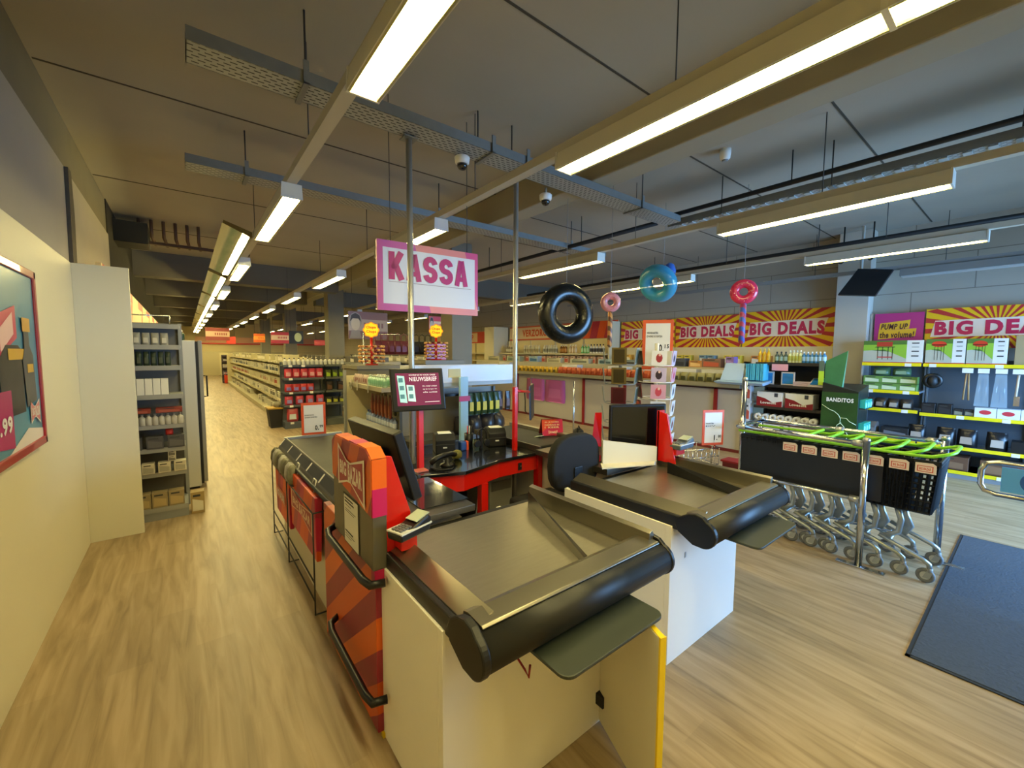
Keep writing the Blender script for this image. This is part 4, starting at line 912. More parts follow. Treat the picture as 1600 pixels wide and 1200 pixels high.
row(P_bottle('sanitiser_bottle', .028, .13, 'a9cdb9', 'd8dcd8', '7fb59c'), line((1.80, 5.14, 1.24), (1.80, 4.66, 1.24), 8) + line((1.9, 5.14, 1.24), (1.9, 4.66, 1.24), 8), 'small mint green bottle on the top shelf behind the first till', 'bottle', 'mint bottles on the top shelf')
row(P_packet('packet', .06, .12, .04, 'c9b3ae', '8f5a58'), line((1.80, 5.70, 1.24), (1.80, 5.24, 1.24), 7), 'pale pink packet on the top shelf behind the first till', 'packet', 'pale pink packets on the top shelf', 0, .2)
row(P_packet('hanging_pack', .08, .26, .03, '6a2a1a', '8a4a2a'), line((1.88, 5.3, .86), (1.88, 4.72, .86), 6), 'dark red pack hanging under the top shelf behind the first till', 'packet', 'dark red hanging packs', 0)
row(P_packet('hanging_pack', .08, .24, .03, '26301f', 'a8a03c'), line((2.0, 5.3, .87), (2.0, 4.72, .87), 5), 'dark green pack hanging behind the dark red ones', 'packet', 'dark green hanging packs', 0)
row(P_bottle('bottle', .03, .15, '8fa2cf', '5f6e9c', 'c3ccdf'), line((1.93, 5.6, .72), (1.93, 4.7, .72), 11) , 'lavender blue bottle in the row low behind the first till', 'bottle', 'lavender bottles, upper low shelf')
row(P_carton('carton', .07, .12, .06, 'b9b3ad', 'a0604a'), line((1.9, 5.6, .42), (1.9, 4.7, .42), 11) , 'pale small carton in the lowest row behind the first till', 'carton', 'pale cartons, lowest shelf')
# front part of island facing the tills
g = gondola('shelf unit with white trays on top behind the cashier desk', 'y-', 1.95, 3.28, 4.60, .42, 1.20, [.40, .66], M('54585a', .45), M('9a968c', .5), ends=False, depth=.40)
MB().box(1.93, 3.32, 4.18, 4.60, 1.26, 1.30, M('a9b4bc', .4)).build('top_shelf', g)
MB().box(2.0, 3.2, 4.30, 4.34, 1.13, 1.16, BLACK).build('peg_bar', g)
t = thing('acrylic_tray', 'long clear white acrylic tray of boxes on the shelf behind the desk', 'tray', (2.6, 4.25, 1.30))
TR = M('e6e8ee', .15, alpha=.75)
m = MB(); m.box(1.92, 3.30, 4.18, 4.186, 1.30, 1.50, TR); m.box(1.92, 3.30, 4.5, 4.506, 1.30, 1.50, TR); m.box(1.92, 1.926, 4.18, 4.5, 1.30, 1.50, TR); m.box(3.294, 3.30, 4.18, 4.5, 1.30, 1.50, TR); m.build('wall', t)
MB().box(1.92, 3.30, 4.18, 4.5, 1.30, 1.305, TR).build('base', t)
MB().box(2.36, 2.52, 4.174, 4.179, 1.36, 1.46, M('e8dfa8', .5)).build('price_ticket', t)
for i, (x, c, n_) in enumerate(((2.02, 'd6dbe2', 'grey'), (2.2, 'e4e2d8', 'white'), (2.44, 'e6dda6', 'pale yellow'), (2.64, 'd8b98a', 'tan'), (2.86, 'dcd9d2', 'off-white'), (3.06, 'd0d6e4', 'pale blue'), (3.2, 'e0c9a0', 'beige'))):
    row(P_carton('carton', .13, .15, .2, c, 'cfd3dc'), [(x, 4.34, 1.306)], '%s box inside the clear tray behind the desk' % n_, 'carton', None, H)
row(P_packet('glove_pack', .10, .27, .05, '24401f', 'd8c426'), line((2.60, 4.24, .89), (3.08, 4.24, .89), 6), 'green and yellow glove pack hanging behind the cashier desk', 'glove pack', 'glove packs hanging behind the desk', H, .15)
row(P_packet('glove_pack', .085, .24, .03, '2c1f1a', '5a3324'), line((3.14, 4.24, .92), (3.26, 4.24, .92), 2), 'dark brown pack hanging right of the yellow glove packs', 'glove pack', 'brown packs hanging behind the desk', H, .15)
row(P_packet('plastic_bag', .2, .22, .16, '2f2a28'), line((2.62, 4.32, .66), (3.16, 4.32, .66), 4), 'dark crumpled bag on the shelf under the glove packs', 'bag', 'dark bags under the glove packs', H, .6)
row(P_packet('plastic_bag', .18, .14, .16, '5a5048', '8a8078'), line((2.55, 4.30, .40), (3.16, 4.30, .40), 4), 'greyish packet on the low shelf under the dark bags', 'bag', 'greyish packets low behind the desk', H, .6)

# chupa lollipop stands
def lolly_stand(label, x, y, zb, zt, R_):
    r = thing('lollipop_stand', label, 'lollipop stand', (x, y, zb))
    MB().tube([(x, y, zb), (x, y, zt - R_)], .02, RED, 8).lathe([(.1, zb), (.09, zb + .02)], (x, y, 0), RED, 16).build('pole', r)
    nrm = Vector((x, y, 0)).normalized(); right = Vector((nrm.y, -nrm.x, 0)); O = V(x, y, zt)
    m = MB(); pts = []; n = 48
    for i in range(n):
        a = 2*math.pi*i/n; rr = R_ * (1 + .07 * math.cos(8 * a)); pts.append(O + right * rr * math.cos(a) + V(0, 0, rr * math.sin(a)))
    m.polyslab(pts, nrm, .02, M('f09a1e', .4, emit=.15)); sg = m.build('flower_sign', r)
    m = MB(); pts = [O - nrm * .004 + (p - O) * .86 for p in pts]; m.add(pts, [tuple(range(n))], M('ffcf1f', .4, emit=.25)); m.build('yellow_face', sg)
    m = MB(); o_ = O - nrm * .008
    put_text(m, 'Chupa', o_ - right * R_ * .62 + V(0, 0, R_ * .08), right * R_ * 1.2, V(0, 0, R_ * .46), M('d8431a', .4), .03, n=-nrm, off=.002)
    put_text(m, 'Chups', o_ - right * R_ * .60 - V(0, 0, R_ * .48), right * R_ * 1.2, V(0, 0, R_ * .46), M('d8431a', .4), .03, n=-nrm, off=.002); m.build('lettering', sg)
    rk = MB()
    for zi in range(5): rk.torus((x, y, zb + .06 + zi * .055), (0, 0, 1), .15, .008, DRED, 20, 5)
    rk.build('rack', r)
    proto = None
    cols = ['d84a3a', 'e8b06a', 'c86a7a', 'e9d7b0']
    for zi in range(5):
        for k in range(12):
            a = 2*math.pi*(k + zi*.5)/12; p = (x + .18*math.cos(a), y + .18*math.sin(a), zb + .06 + zi * .055)
            lab = 'round wrapped lollipop on the ring rack of the %s' % label.split(' stand')[0]
            if proto is None:
                proto = MB().lathe([(.004, -.02), (.016, -.014), (.02, 0), (.016, .014), (.004, .02)], (0, 0, 0), M('d9a05a', .3, noise=.5, scale=60), 9).build('lollipop', loc=(0, 0, 0))
                proto.location = p; tag(proto, lab, 'lollipop', 'lollipops on the ' + label.split(' stand')[0])
            else: c_ = copy_tree(proto, p, lab)
    return r
lolly_stand('left lollipop stand with yellow flower sign behind the first till', 2.236, 6.3, 1.45, 1.98, .115)
lolly_stand('right lollipop stand with yellow flower sign partly behind the red board', 3.30, 6.25, 1.52, 2.0, .11)
t = tag(MB().box(3.22, 3.60, 6.45, 6.47, 1.50, 1.80, RED).build('red_board', bevel=.004), 'red board behind the right lollipop stand', 'board')
for c_ in (2.236, 3.3):
    t = tag(MB().box(c_ - .32, c_ + .40, 6.0, 6.7, 1.40 if c_ < 3 else 1.46, 1.45 if c_ < 3 else 1.52, M('7a7566', .5)).box(c_ - .3, c_ + .38, 6.02, 6.68, 0, 1.40 if c_ < 3 else 1.46, M('6f6a5c', .55)).build('display_table'), ('left' if c_ < 3 else 'right') + ' display block carrying the %s lollipop stand' % ('left' if c_ < 3 else 'right'), 'display table')
# bag rail
t = thing('bag_rail', 'metal rail with rows of hanging handbags behind the tills', 'rail', (3.3, 7.6, 0))
MB().tube([(2.55, 7.6, 0), (2.55, 7.6, 1.98), (4.4, 7.6, 1.98), (4.4, 7.6, 0)], .015, CHROME, 8).build('frame', t)
hb = P_packet('handbag', .15, .26, .07, '6a2430', '7a2f3c')
MB().tube([(0, -.05, .25), (0, -.05, .36), (0, 0, .40), (0, .05, .36), (0, .05, .25)], .007, M('7a3038', .5), 6).build('handle', hb)
row(hb, line((2.82, 7.6, 1.60), (3.45, 7.6, 1.60), 6), 'dark red handbag hanging from the rail left of the steel pole', 'handbag', 'dark red handbags on the rail', H)
hb = P_packet('handbag', .15, .26, .07, '17151a', '2a2630')
MB().tube([(0, -.05, .25), (0, -.05, .36), (0, 0, .40), (0, .05, .36), (0, .05, .25)], .007, BLACK, 6).build('handle', hb)
row(hb, line((3.58, 7.6, 1.60), (4.2, 7.6, 1.60), 6), 'black handbag hanging from the rail right of the steel pole', 'handbag', 'black handbags on the rail', H)

# hanging signs deeper in the shop
def hang_sign(label, x0, x1, y, z0, z1, col, stripe=None, text=None, head=False, face='d9d3c6'):
    r = thing('hanging_sign', label, 'sign', ((x0+x1)/2, y, z0))
    MB().box(x0, x1, y, y + .03, z0, z1, M(col, .5)).build('board', r)
    o, u, v = V(x0, y, z0), V(x1 - x0, 0, 0), V(0, 0, z1 - z0)
    m = MB()
    if stripe: quad(m, o + v * .30, u, v * .42, M(stripe, .5), .004)
    if text: put_text(m, text, o + u * .35 + v * .38, u * .55, v * .26, M(col, .5), .04, off=.008)
    if stripe:
        for q in range(6): quad(m, o + u * (.38 + q * .09) + v * .42, u * .05, v * .18, M(col, .5), .006)
    if head:
        polyp(m, o, u, v, disc_pts(.17, .66, .16, .30), M('8f8c98', .5), .005); polyp(m, o, u, v, disc_pts(.17, .55, .11, .24), M('b9b2b0', .5), .007)
        polyp(m, o, u, v, [(.03, .62), (.07, .86), (.17, .94), (.27, .86), (.31, .62), (.24, .74), (.1, .74)], M('3c3a44', .5), .009); polyp(m, o, u, v, [(.02, .02), (.32, .02), (.27, .32), (.07, .32)], M('8a8794', .5), .006)
    if m.v: m.build('print', r)
    for q in (.1, .9): MB().tube([o + u * q + v + V(0, .015, 0), ((o + u * q).x, y + .015, CZ if y not in () else CZ)], .004, DGREY, 5).build('hanging_wire', r)
hang_sign('grey violet hanging sign with a person portrait behind the first till', 2.72, 3.56, 9.0, 1.92, 2.50, '7a6076', 'a59aa6', None, True)
hang_sign('narrow pink and cream hanging sign with a portrait above the right lollipop stand', 4.58, 4.92, 9.0, 2.08, 2.50, 'c84a60', 'e2c7b6', None, True)
hang_sign('wide red and grey hanging sign far down the aisle, over the fridge', .60, 1.30, 18, 2.02, 2.46, '8c3a30', 'c7a58c')
hang_sign('orange hanging sign far back in the middle of the shop', 2.05, 2.42, 18.2, 1.98, 2.30, 'd8621c', 'f0a040')
hang_sign('red striped hanging sign far back, right of the orange one', 2.52, 3.10, 17.5, 1.94, 2.36, 'b8384a', 'e0c2b0')
hang_sign('black hanging sign with pale green round figure far back', 3.2, 3.7, 18, 1.95, 2.44, '1c1c1e')
hang_sign('dark red hanging sign low at the far left of the back wall', 1.62, 2.0, 24.5, 2.0, 2.35, 'd8402f')
hang_sign('red hanging sign left of the dark square column', 4.1, 4.62, 18, 1.9, 2.1, 'c23a34', 'd8604a')
m = MB(); o, u, v = V(3.2, 17.99, 1.95), V(.5, 0, 0), V(0, 0, .49); polyp(m, o, u, v, disc_pts(.62, .5, .26, .36), M('b9c49a', .5), .004); x_ = tag(m.build('round_sticker'), 'pale green round figure print on the black hanging sign', 'print')
x_.parent = [q for q in bpy.data.objects if q.get('label', '').startswith('black hanging sign')][0]; x_.location = x_.location - x_.parent.location; del x_['label']; del x_['category']

# ---------------------------------------------------------------- low panel wall with product shelf (behind the right till)
pw = thing('partition', 'low grey partition with red uprights and a product shelf on top', 'partition', (7.2, 6, 0))
MB().box(7.2, 7.24, 3.0, 11.5, 0, 1.08, M('b5ada0', .6)).build('panel', pw)
for y in (11.4, 8.9, 6.477, 5.341, 3.449): MB().box(7.17, 7.2, y - .03, y + .03, 0, 1.09, DRED).build('red_upright', pw)
MB().box(7.17, 7.2, 3.0, 6.5, 1.05, 1.09, M('3c1416', .5)).box(7.18, 7.2, 3.0, 11.5, .0, .05, M('6a1c1a', .5)).build('red_rail', pw)
MB().box(7.0, 7.75, 2.98, 11.5, 1.09, 1.15, M('6a6354', .5)).build('top_shelf', pw)
MB().box(6.99, 7.0, 2.98, 11.5, 1.10, 1.17, M('8f8669', .4)).build('price_rail', pw)
MB().box(7.55, 7.75, 3.0, 11.5, 1.15, 1.40, M('b8b09a', .5)).build('raised_step', pw)
for y in (8.3, 4.4): MB().box(7.16, 7.2, y, y + .02, .1, 1.0, ALU).build('joint', pw)
tag(MB().tube([(5.3, 5.0, 0), (5.3, 5.0, 1.16)], .014, CHROME, 8).build('queue_post'), 'thin chrome post standing in front of the grey partition', 'post')
row(P_packet('sweet_pack', .145, .16, .09, 'b8921f', '5a4a14'), line((7.08, 9.9, 1.15), (7.08, 7.3, 1.15), 17), 'yellow sweet pack in the row on the partition shelf', 'sweet pack', 'yellow packs on the partition shelf', 0, .15)
row(P_packet('sweet_pack', .145, .17, .09, 'b8552a', '9c3a20'), line((7.08, 7.12, 1.15), (7.08, 4.45, 1.15), 19), 'orange sweet pack in the row on the partition shelf', 'sweet pack', 'orange packs on the partition shelf', 0, .15)
row(P_packet('sweet_pack', .15, .17, .09, '8a8350', '3a3a1c'), line((7.08, 4.28, 1.15), (7.08, 3.35, 1.15), 7), 'olive sweet pack in the row at the near end of the partition shelf', 'sweet pack', 'olive packs on the partition shelf', 0, .15)
row(P_carton('white_tray', .5, .10, .2, 'dcdce0', None), [(7.35, y, 1.27) for y in (9.6, 7.0, 5.6, 4.75, 4.1, 3.5)], 'white card tray front above the sweet packs on the partition', 'tray', 'white trays on the partition', 0)
for nm in [o for o in bpy.data.objects if o.name.startswith('white_tray')]: nm.location.z = 1.27
tag(MB().box(7.26, 7.48, 3.05, 11.4, 1.15, 1.27, M('7d776a', .5)).build('riser'), 'grey riser carrying the white trays on the partition shelf', 'riser')
sp2 = [(10.6, 'b9b494', '7d7a62', 'khaki', .6, .14), (9.6, 'aab59c', '6a7a6a', 'grey green', .6, .15), (8.7, '9fb4c4', '3a6a9c', 'blue', .35, .16), (7.9, 'c9c2a2', '9a9278', 'cream', .5, .12), (7.0, 'c4c0aa', '6f7466', 'stone', .6, .11), (6.2, 'a9c0c4', '3c5a64', 'pale teal', .4, .11), (5.5, '9aa6a2', '4a4a4a', 'slate', .5, .11), (4.95, 'cfc9b0', '8c9a5a', 'ivory', .4, .1), (4.4, '4a5060', '2a3040', 'navy', .3, .16), (4.05, 'c98a4a', 'e8c48a', 'orange brown', .25, .12), (3.75, '8a6a5a', 'c8604a', 'brown', .35, .16), (3.42, '9a7ac8', 'b89ae0', 'violet', .14, .2)]
for y, c, pc, cn, wd, h_ in sp2: row(P_carton('display_box', wd, h_, .16, c, pc), [(7.66, y, 1.40)], '%s display box on the raised step of the partition' % cn, 'display box')
row(P_packet('pink_bag', .72, .56, .02, 'b45a98', 'c06aa8'), [(6.95, 8.15, .42), (6.95, 7.42, .42)], 'thin pink bag hanging on the front of the partition', 'bag', 'pink bags hanging on the partition')
for o in [o for o in bpy.data.objects if o.name.startswith('pink_bag')]: o.location.x = 7.185
# light blue tray box at the near end
t = thing('blue_white_tray', 'pale blue sloping tray of turquoise booklets at the end of the partition', 'tray', (7.0, 2.95, 1.15))
MB().hexa([(6.95, 2.62, 1.16), (6.95, 3.32, 1.16), (7.25, 3.32, 1.19), (7.25, 2.62, 1.19), (6.85, 2.60, 1.20), (6.85, 3.34, 1.20), (7.25, 3.34, 1.24), (7.25, 2.60, 1.24)], M('a9c6e0', .4)).build('tray', t)
MB().hexa([(7.0, 2.96, 1.22), (7.02, 2.96, 1.22), (7.02, 3.30, 1.22), (7.0, 3.30, 1.22), (7.06, 2.94, 1.50), (7.08, 2.94, 1.50), (7.08, 3.24, 1.50), (7.06, 3.24, 1.50)], M('b4cde8', .4)).build('white_card', t)
row(P_carton('booklet', .02, .26, .2, '4fb4d0', None), [(7.12, 2.66 + i * .03, 1.24) for i in range(9)], 'turquoise booklet standing in the pale blue tray', 'booklet', 'turquoise booklets', 0, .05)

# ---------------------------------------------------------------- black shelf unit with toilet paper and bottles
g = gondola('black metal shelf unit with bottles, picture frames and toilet paper', 'x-', 1.88, 2.82, 7.62, .55, 1.5, [.12, .61, .84, 1.18, 1.52], M('2f2b29', .4), M('1f1c1b', .5), depth=.46, ends=False, cat='shelf unit')
MB().box(7.2, 7.62, 1.86, 1.88, 0, 1.53, BLK2).build('end_panel', g)
bots = [('e8b21e', 'f3d24a', 'e8b21e', 'yellow orange', 2.80, 3, .06, .22), ('4a5a50', '3a3a3a', '9fb7a4', 'dark green label', 2.56, 3, .06, .17), ('d8d8a0', 'f0f0d8', 'b9b84a', 'clear lime', 2.38, 4, .045, .19), ('3f7fb0', 'e8eef4', '9fc4e0', 'blue', 2.20, 6, .05, .17)]
for c, cc, lb, nm, y, n, st, hh in bots: row(P_bottle('bottle', .028, hh, c, cc, lb), [(7.26, y - i * st, 1.52) for i in range(n)], '%s bottle on top of the black shelf unit' % nm, 'bottle', '%s bottles on the black shelf unit' % nm)
t = tag(MB().box(7.135, 7.14, 2.36, 2.58, 1.40, 1.50, M('e8a6b4', .4)).build('shelf_ticket'), 'pink price ticket on the top edge of the black shelf unit', 'price ticket')
def frame_(name):
    o = MB().box(-.012, .012, -.09, .09, 0, .20, M('d8cfc8', .35)).build(name, loc=(0, 0, 0), bevel=.003)
    m = MB().add([(-.0135, .072, .02), (-.0135, -.072, .02), (-.0135, -.072, .18), (-.0135, .072, .18)], [(0, 1, 2, 3)], M('2b86c8', .3, noise=.4, scale=12)); m.build('picture', o); return o
f_ = frame_('picture_frame'); row(f_, [(7.22, 2.66, 1.18), (7.22, 2.38, 1.18)], 'small standing picture frame with a blue sea photo on the black unit', 'picture frame', 'standing blue picture frames')
t = thing('frame_stack', 'flat pink white frame stack on the black shelf unit', 'frame'); t.location = (7.25, 2.18, 1.18)
for i in range(3): MB().box(-.1, .1, -.11, .11, i * .022, i * .022 + .018, M('d8c0c8', .4)).build('frame', t, .003)
t = tag(MB().hexa([(-.14, -.11, 0), (.12, -.11, .0), (.12, .11, .0), (-.14, .11, 0), (-.14, -.11, .02), (.10, -.11, .12), (.10, .11, .12), (-.14, .11, .02)], M('c9c4c8', .4)).build('picture_frame', loc=(0, 0, 0)), 'leaning picture frame with blue sky photo at the right of the black unit', 'picture frame')
MB().hexa([(-.12, -.09, .03), (.08, -.09, .113), (.08, .09, .113), (-.12, .09, .03), (-.12, -.09, .033), (.08, -.09, .117), (.08, .09, .117), (-.12, .09, .033)], M('2b7ab8', .3, noise=.4, scale=12)).build('picture', t); t.location = (7.25, 1.98, 1.18)
tp = P_carton('toilet_paper_pack', .36, .22, .26, 'e6e9ee', None)
m = MB(); e = -.132; m.add([(e, .18, 0), (e, -.18, 0), (e, -.18, .09), (e, -.05, .06), (e, .06, .12), (e, .18, .15)], [tuple(range(6))], M('8c1424', .4)); put_text(m, 'Lovesoft', (e - .001, .12, .035), (0, -.22, 0), (0, 0, .04), PLAST, .03, n=(-1, 0, 0), off=.002)
m.add([(e, -.07, .15), (e, -.12, .15), (e, -.12, .21), (e, -.07, .21)], [(0, 1, 2, 3)], M('3a4250', .4)); m.build('printed_label', tp)
row(tp, [(7.28, 2.60, .84), (7.28, 2.20, .84)], 'white and dark red toilet paper pack on the middle shelf of the black unit', 'toilet paper', 'toilet paper packs, middle shelf')
row(tp, [(7.28, 2.60, .12), (7.28, 2.20, .12)], 'white and dark red toilet paper pack low on the black unit', 'toilet paper', 'toilet paper packs, lower shelf')
row(tp, [(7.28, 2.50, .34), (7.28, 2.12, .34)], 'white and dark red toilet paper pack in the second layer of the low stack', 'toilet paper', 'toilet paper packs, second low layer')
row(P_roll('toilet_roll', .052, .12), [(7.22, 2.76 - i * .107, .61) for i in range(8)] , 'white toilet roll end-on in the row on the black unit', 'toilet roll', 'toilet rolls lower row', 0)
row(P_carton('carton', .08, .3, .12, 'dfe3ec', 'c8584a'), [(7.22, 2.92, .562), (7.22, 2.92, .90)], 'tall white carton at the left edge of the black shelf unit', 'carton', 'tall white cartons', 0)
tag(MB().box(7.15, 7.35, 2.84, 3.0, 0, .56, M('c4ccd8', .4)).box(7.15, 7.35, 2.86, 2.98, .86, .90, M('c4ccd8', .4)).build('white_stand'), 'pale stand between the black shelf unit and the partition', 'stand')

# bandit display
t = thing('battery_display', 'dark green cardboard display reading BANDITOS with white lightning', 'display stand', (7.1, 1.65, 0))
a, b2 = V(6.93, 1.86, 0), V(6.93, 1.46, 0); wdt = b2 - a
MB().hexa([(6.93, 1.46, 0), (7.42, 1.46, 0), (7.42, 1.86, 0), (6.93, 1.86, 0), (6.93, 1.46, 1.16), (7.42, 1.46, 1.24), (7.42, 1.86, 1.24), (6.93, 1.86, 1.27)], M('151c17', .4)).build('body', t, .004)
m = MB(); o, u, v = V(6.929, 1.86, .02), V(0, -.40, 0), V(0, 0, 1.12)
quad(m, o, u, v, M('24481b', .4, noise=.8, scale=4), .003)
m.build('front_print', t)
m = MB(); LT = M('d8f0c8', .4)
bolt = [(.02, .86), (.25, .76), (.38, .73), (.5, .66), (.56, .58), (.55, .50), (.66, .42), (.70, .33), (.78, .25), (.74, .12), (.78, .02)]
br = [(.56, .60), (.72, .60), (.80, .54), (.98, .48)]
br3 = [(.58, .50), (.48, .44), (.44, .36)]
for pl in (bolt, br, br3): m.tube([o + u * a_ + v * (.36 + c_ * .56) - V(.006, 0, 0) for a_, c_ in pl], .004, LT, 5)
put_text(m, 'BANDITOS', o + u * .14 + v * .885, u * .74, v * .05, PLAST, .04, off=.006); m.build('lightning_print', t)
MB().hexa([(7.0, 1.66, 1.2), (7.02, 1.65, 1.2), (7.02, 1.86, 1.2), (7.0, 1.86, 1.2), (7.0, 1.62, 1.70), (7.02, 1.62, 1.70), (7.02, 1.86, 1.56), (7.0, 1.86, 1.56)], M('3f7a4a', .4, noise=.3)).box(6.985, 7.0, 1.87, 1.93, 1.22, 1.42, M('b9d83a', .4)).box(6.985, 7.0, 1.87, 1.93, 1.42, 1.56, M('5a6a5a', .4)).build('header_card', t)
for z in (.25, .62, .93): MB().box(7.0, 7.40, 1.40, 1.462, z, z + .012, BLK2).build('side_shelf', t)
row(P_carton('battery_pack', .09, .11, .06, '2aa892', '8fe0d0'), [(x, 1.43, z) for z in (.262, .632, .942) for x in (7.05, 7.17, 7.29)], 'teal wrapped pack on the side shelves of the dark green display', 'battery pack', 'teal packs on the display', H)

# ---------------------------------------------------------------- barbecue wall shelving
YS = M('f2da17', .4)
g = gondola('metal wall shelving with barbecue goods and yellow edges, right bay', 'x-', -.9, 1.03, 8.60, .50, 1.58, [.10, .42, .84, 1.53], M('7f868c', .45), M('59626a', .5), depth=.46, ends=False, edge=YS, strip=PLAST)
g2 = gondola('metal wall shelving with barbecue goods and yellow edges, left bay beside the column', 'x-', 1.05, 1.70, 8.60, .50, 1.58, [.10, .42, .86, 1.13, 1.53], M('7f868c', .45), M('59626a', .5), depth=.46, ends=False, edge=YS, strip=PLAST)
MB().box(8.2, 8.6, 1.70, 1.72, 0, 1.5, M('a9a9a4', .5)).build('end_panel', g2)
def bbq_box(label, y0, y1, h_, split, kettle):
    r = thing('barbecue_box', label, 'barbecue box', (8.3, (y0+y1)/2, 1.53))
    MB().box(8.16, 8.5, y1, y0, 1.53, 1.53 + h_, M('e8e6e0', .4)).build('carton', r, .003)
    o, u, v = V(8.16, y0, 1.53), V(0, -(y0 - y1), 0), V(0, 0, h_)
    m = MB(); quad(m, o + v * .06, u * split, v * .94, M('b9bcae', .4), .001)
    polyp(m, o, u, v, [(0, .6), (split, .45), (split, 1), (0, 1)], M('4f7a34', .4), .002)
    polyp(m, o, u, v, [(0, .55), (split * .5, .6), (split, .2), (split, .82), (0, .82)], M('8fbe3c', .4), .0025)
    quad(m, o, u, v * .05, M('c82a24', .4), .002); pr_ = m.build('garden_picture', r)
    m = MB(); cx_ = split * .5
    if kettle: polyp(m, o, u, v, disc_pts(cx_, .80, split * .28, .12), M('d83a22', .4), .004); quad(m, o + u * (cx_ - split * .28) + v * .74, u * split * .56, v * .05, M('7a1c14', .4), .005)
    else: quad(m, o + u * (cx_ - split * .18) + v * .74, u * split * .36, v * .2, M('b8382a', .4), .004); quad(m, o + u * (cx_ - split * .22) + v * .70, u * split * .46, v * .03, BLK2, .005); quad(m, o + u * (cx_ - split * .16) + v * .24, u * split * .34, v * .05, M('c84a4a', .4), .005)
    for q in (-.16, -.05, .08, .18): quad(m, o + u * (cx_ + q * split) + v * .16, u * .012, v * .56, BLK2, .0045)
    m.build('grill_picture', pr_)
    m = MB(); 
    for q in (.85, .7, .5, .3): quad(m, o + u * (split + (1 - split) * .3) + v * q, u * (1 - split) * .45, v * (.05 if q != .7 else .02), DGREY, .003)
    m.build('printed_text', r)
bbq_box('wide barbecue carton with a red grill trolley picture, leftmost on the top shelf', 1.70, 1.045, .33, .74, False)
bbq_box('barbecue carton with a red kettle grill picture, second on the top shelf', 1.02, .64, .34, .68, True)
bbq_box('barbecue carton with a red kettle grill picture, third on the top shelf', .63, .28, .34, .66, True)
r_ = thing('carton', 'brown carton with a dark picture at the right edge of the top shelf', 'carton', (8.3, .1, 1.53)); MB().box(8.16, 8.5, -.2, .22, 1.53, 1.9, M('a8946c', .6)).build('body', r_, .003); MB().box(8.155, 8.16, -.18, .12, 1.60, 1.86, M('1c1c22', .4)).build('picture', r_)
row(P_carton('food_box', .20, .10, .14, '6f9a4a', 'd9e6c0'), [(8.24, 1.58 - i * .2, 1.13 + j * .105) for i in range(3) for j in range(2)], 'green grill tray box in the stack on the left bay', 'box', 'green boxes in the left bay', 0)
for i, p_ in enumerate([(8.24, 1.48, 1.345), (8.24, 1.26, 1.345)]): row(P_packet('green_bag', .2, .12, .14, '4a6a4a', '8aa88a'), [p_], 'green clear bag lying on the green boxes, %s one' % ('left', 'right')[i], 'bag')
row(P_packet('charcoal_pack', .14, .15, .12, '3a322c', 'b3a493'), [(8.22, 1.60 - i * .14, .86) for i in range(4)], 'brown black charcoal pack in the left bay below the green boxes', 'pack', 'charcoal packs', 0, .2)
row(P_carton('black_box', .14, .14, .14, '17171a', '2c2c30'), [(8.22, .95, .84), (8.22, .79, .84)], 'glossy black box at the left of the right bay', 'box', 'black boxes in the right bay', 0)
row(P_carton('black_box', .09, .09, .1, '201f1e', '8c8a78'), [(8.22, .66, .84), (8.22, .56, .84)], 'small black box with pale label in the right bay', 'box', 'small black boxes in the right bay', 0)
wb = P_carton('white_box', .19, .13, .14, 'e9e8ea', None); m = MB(); polyp(m, V(-.07, .095, 0), V(0, -.19, 0), V(0, 0, .13), disc_pts(.5, .55, .28, .22), M('cf3a44', .4), .0015); m.build('red_oval', wb)
row(wb, [(8.22, .42 - i * .195, .84) for i in range(3)], 'white box with red oval label on the right bay', 'box', 'white boxes with red oval', 0)
row(P_packet('charcoal_bag', .19, .24, .14, '1b1a1c', 'b8a89a'), [(8.22, y, .42) for y in (1.05, .76, .56, .30)], 'black charcoal bag with pale picture on the second lowest shelf', 'bag', 'charcoal bags', 0, .1)
row(P_carton('black_carton', .30, .17, .2, '232326', '77767c'), [(8.25, 1.28, .42)], 'black grey carton at the left of the charcoal bags', 'carton')
row(P_packet('grey_pack', .17, .22, .14, '5a5654', '8a8684'), [(8.25, 1.56, .42)], 'grey clear pack at the far left of the charcoal bags', 'pack')
lb = P_carton('long_black_box', .6, .15, .2, '101114', None); m = MB(); put_text(m, 'X POWER', (-.102, .1, .06), (0, -.34, 0), (0, 0, .05), PLAST, .04, n=(-1, 0, 0), off=.001); m.build('lettering', lb)
row(lb, [(8.25, -.12, .42)], 'long black box with white lettering at the right edge of the shelf', 'box')
row(P_carton('wood_box', .45, .18, .3, '6a4a36', '8a6a50'), [(8.3, 1.3, .10), (8.3, .75, .10), (8.3, .2, .10)], 'brown wooden looking box on the bottom shelf of the barbecue wall', 'box', 'brown boxes on the bottom shelf', 0)
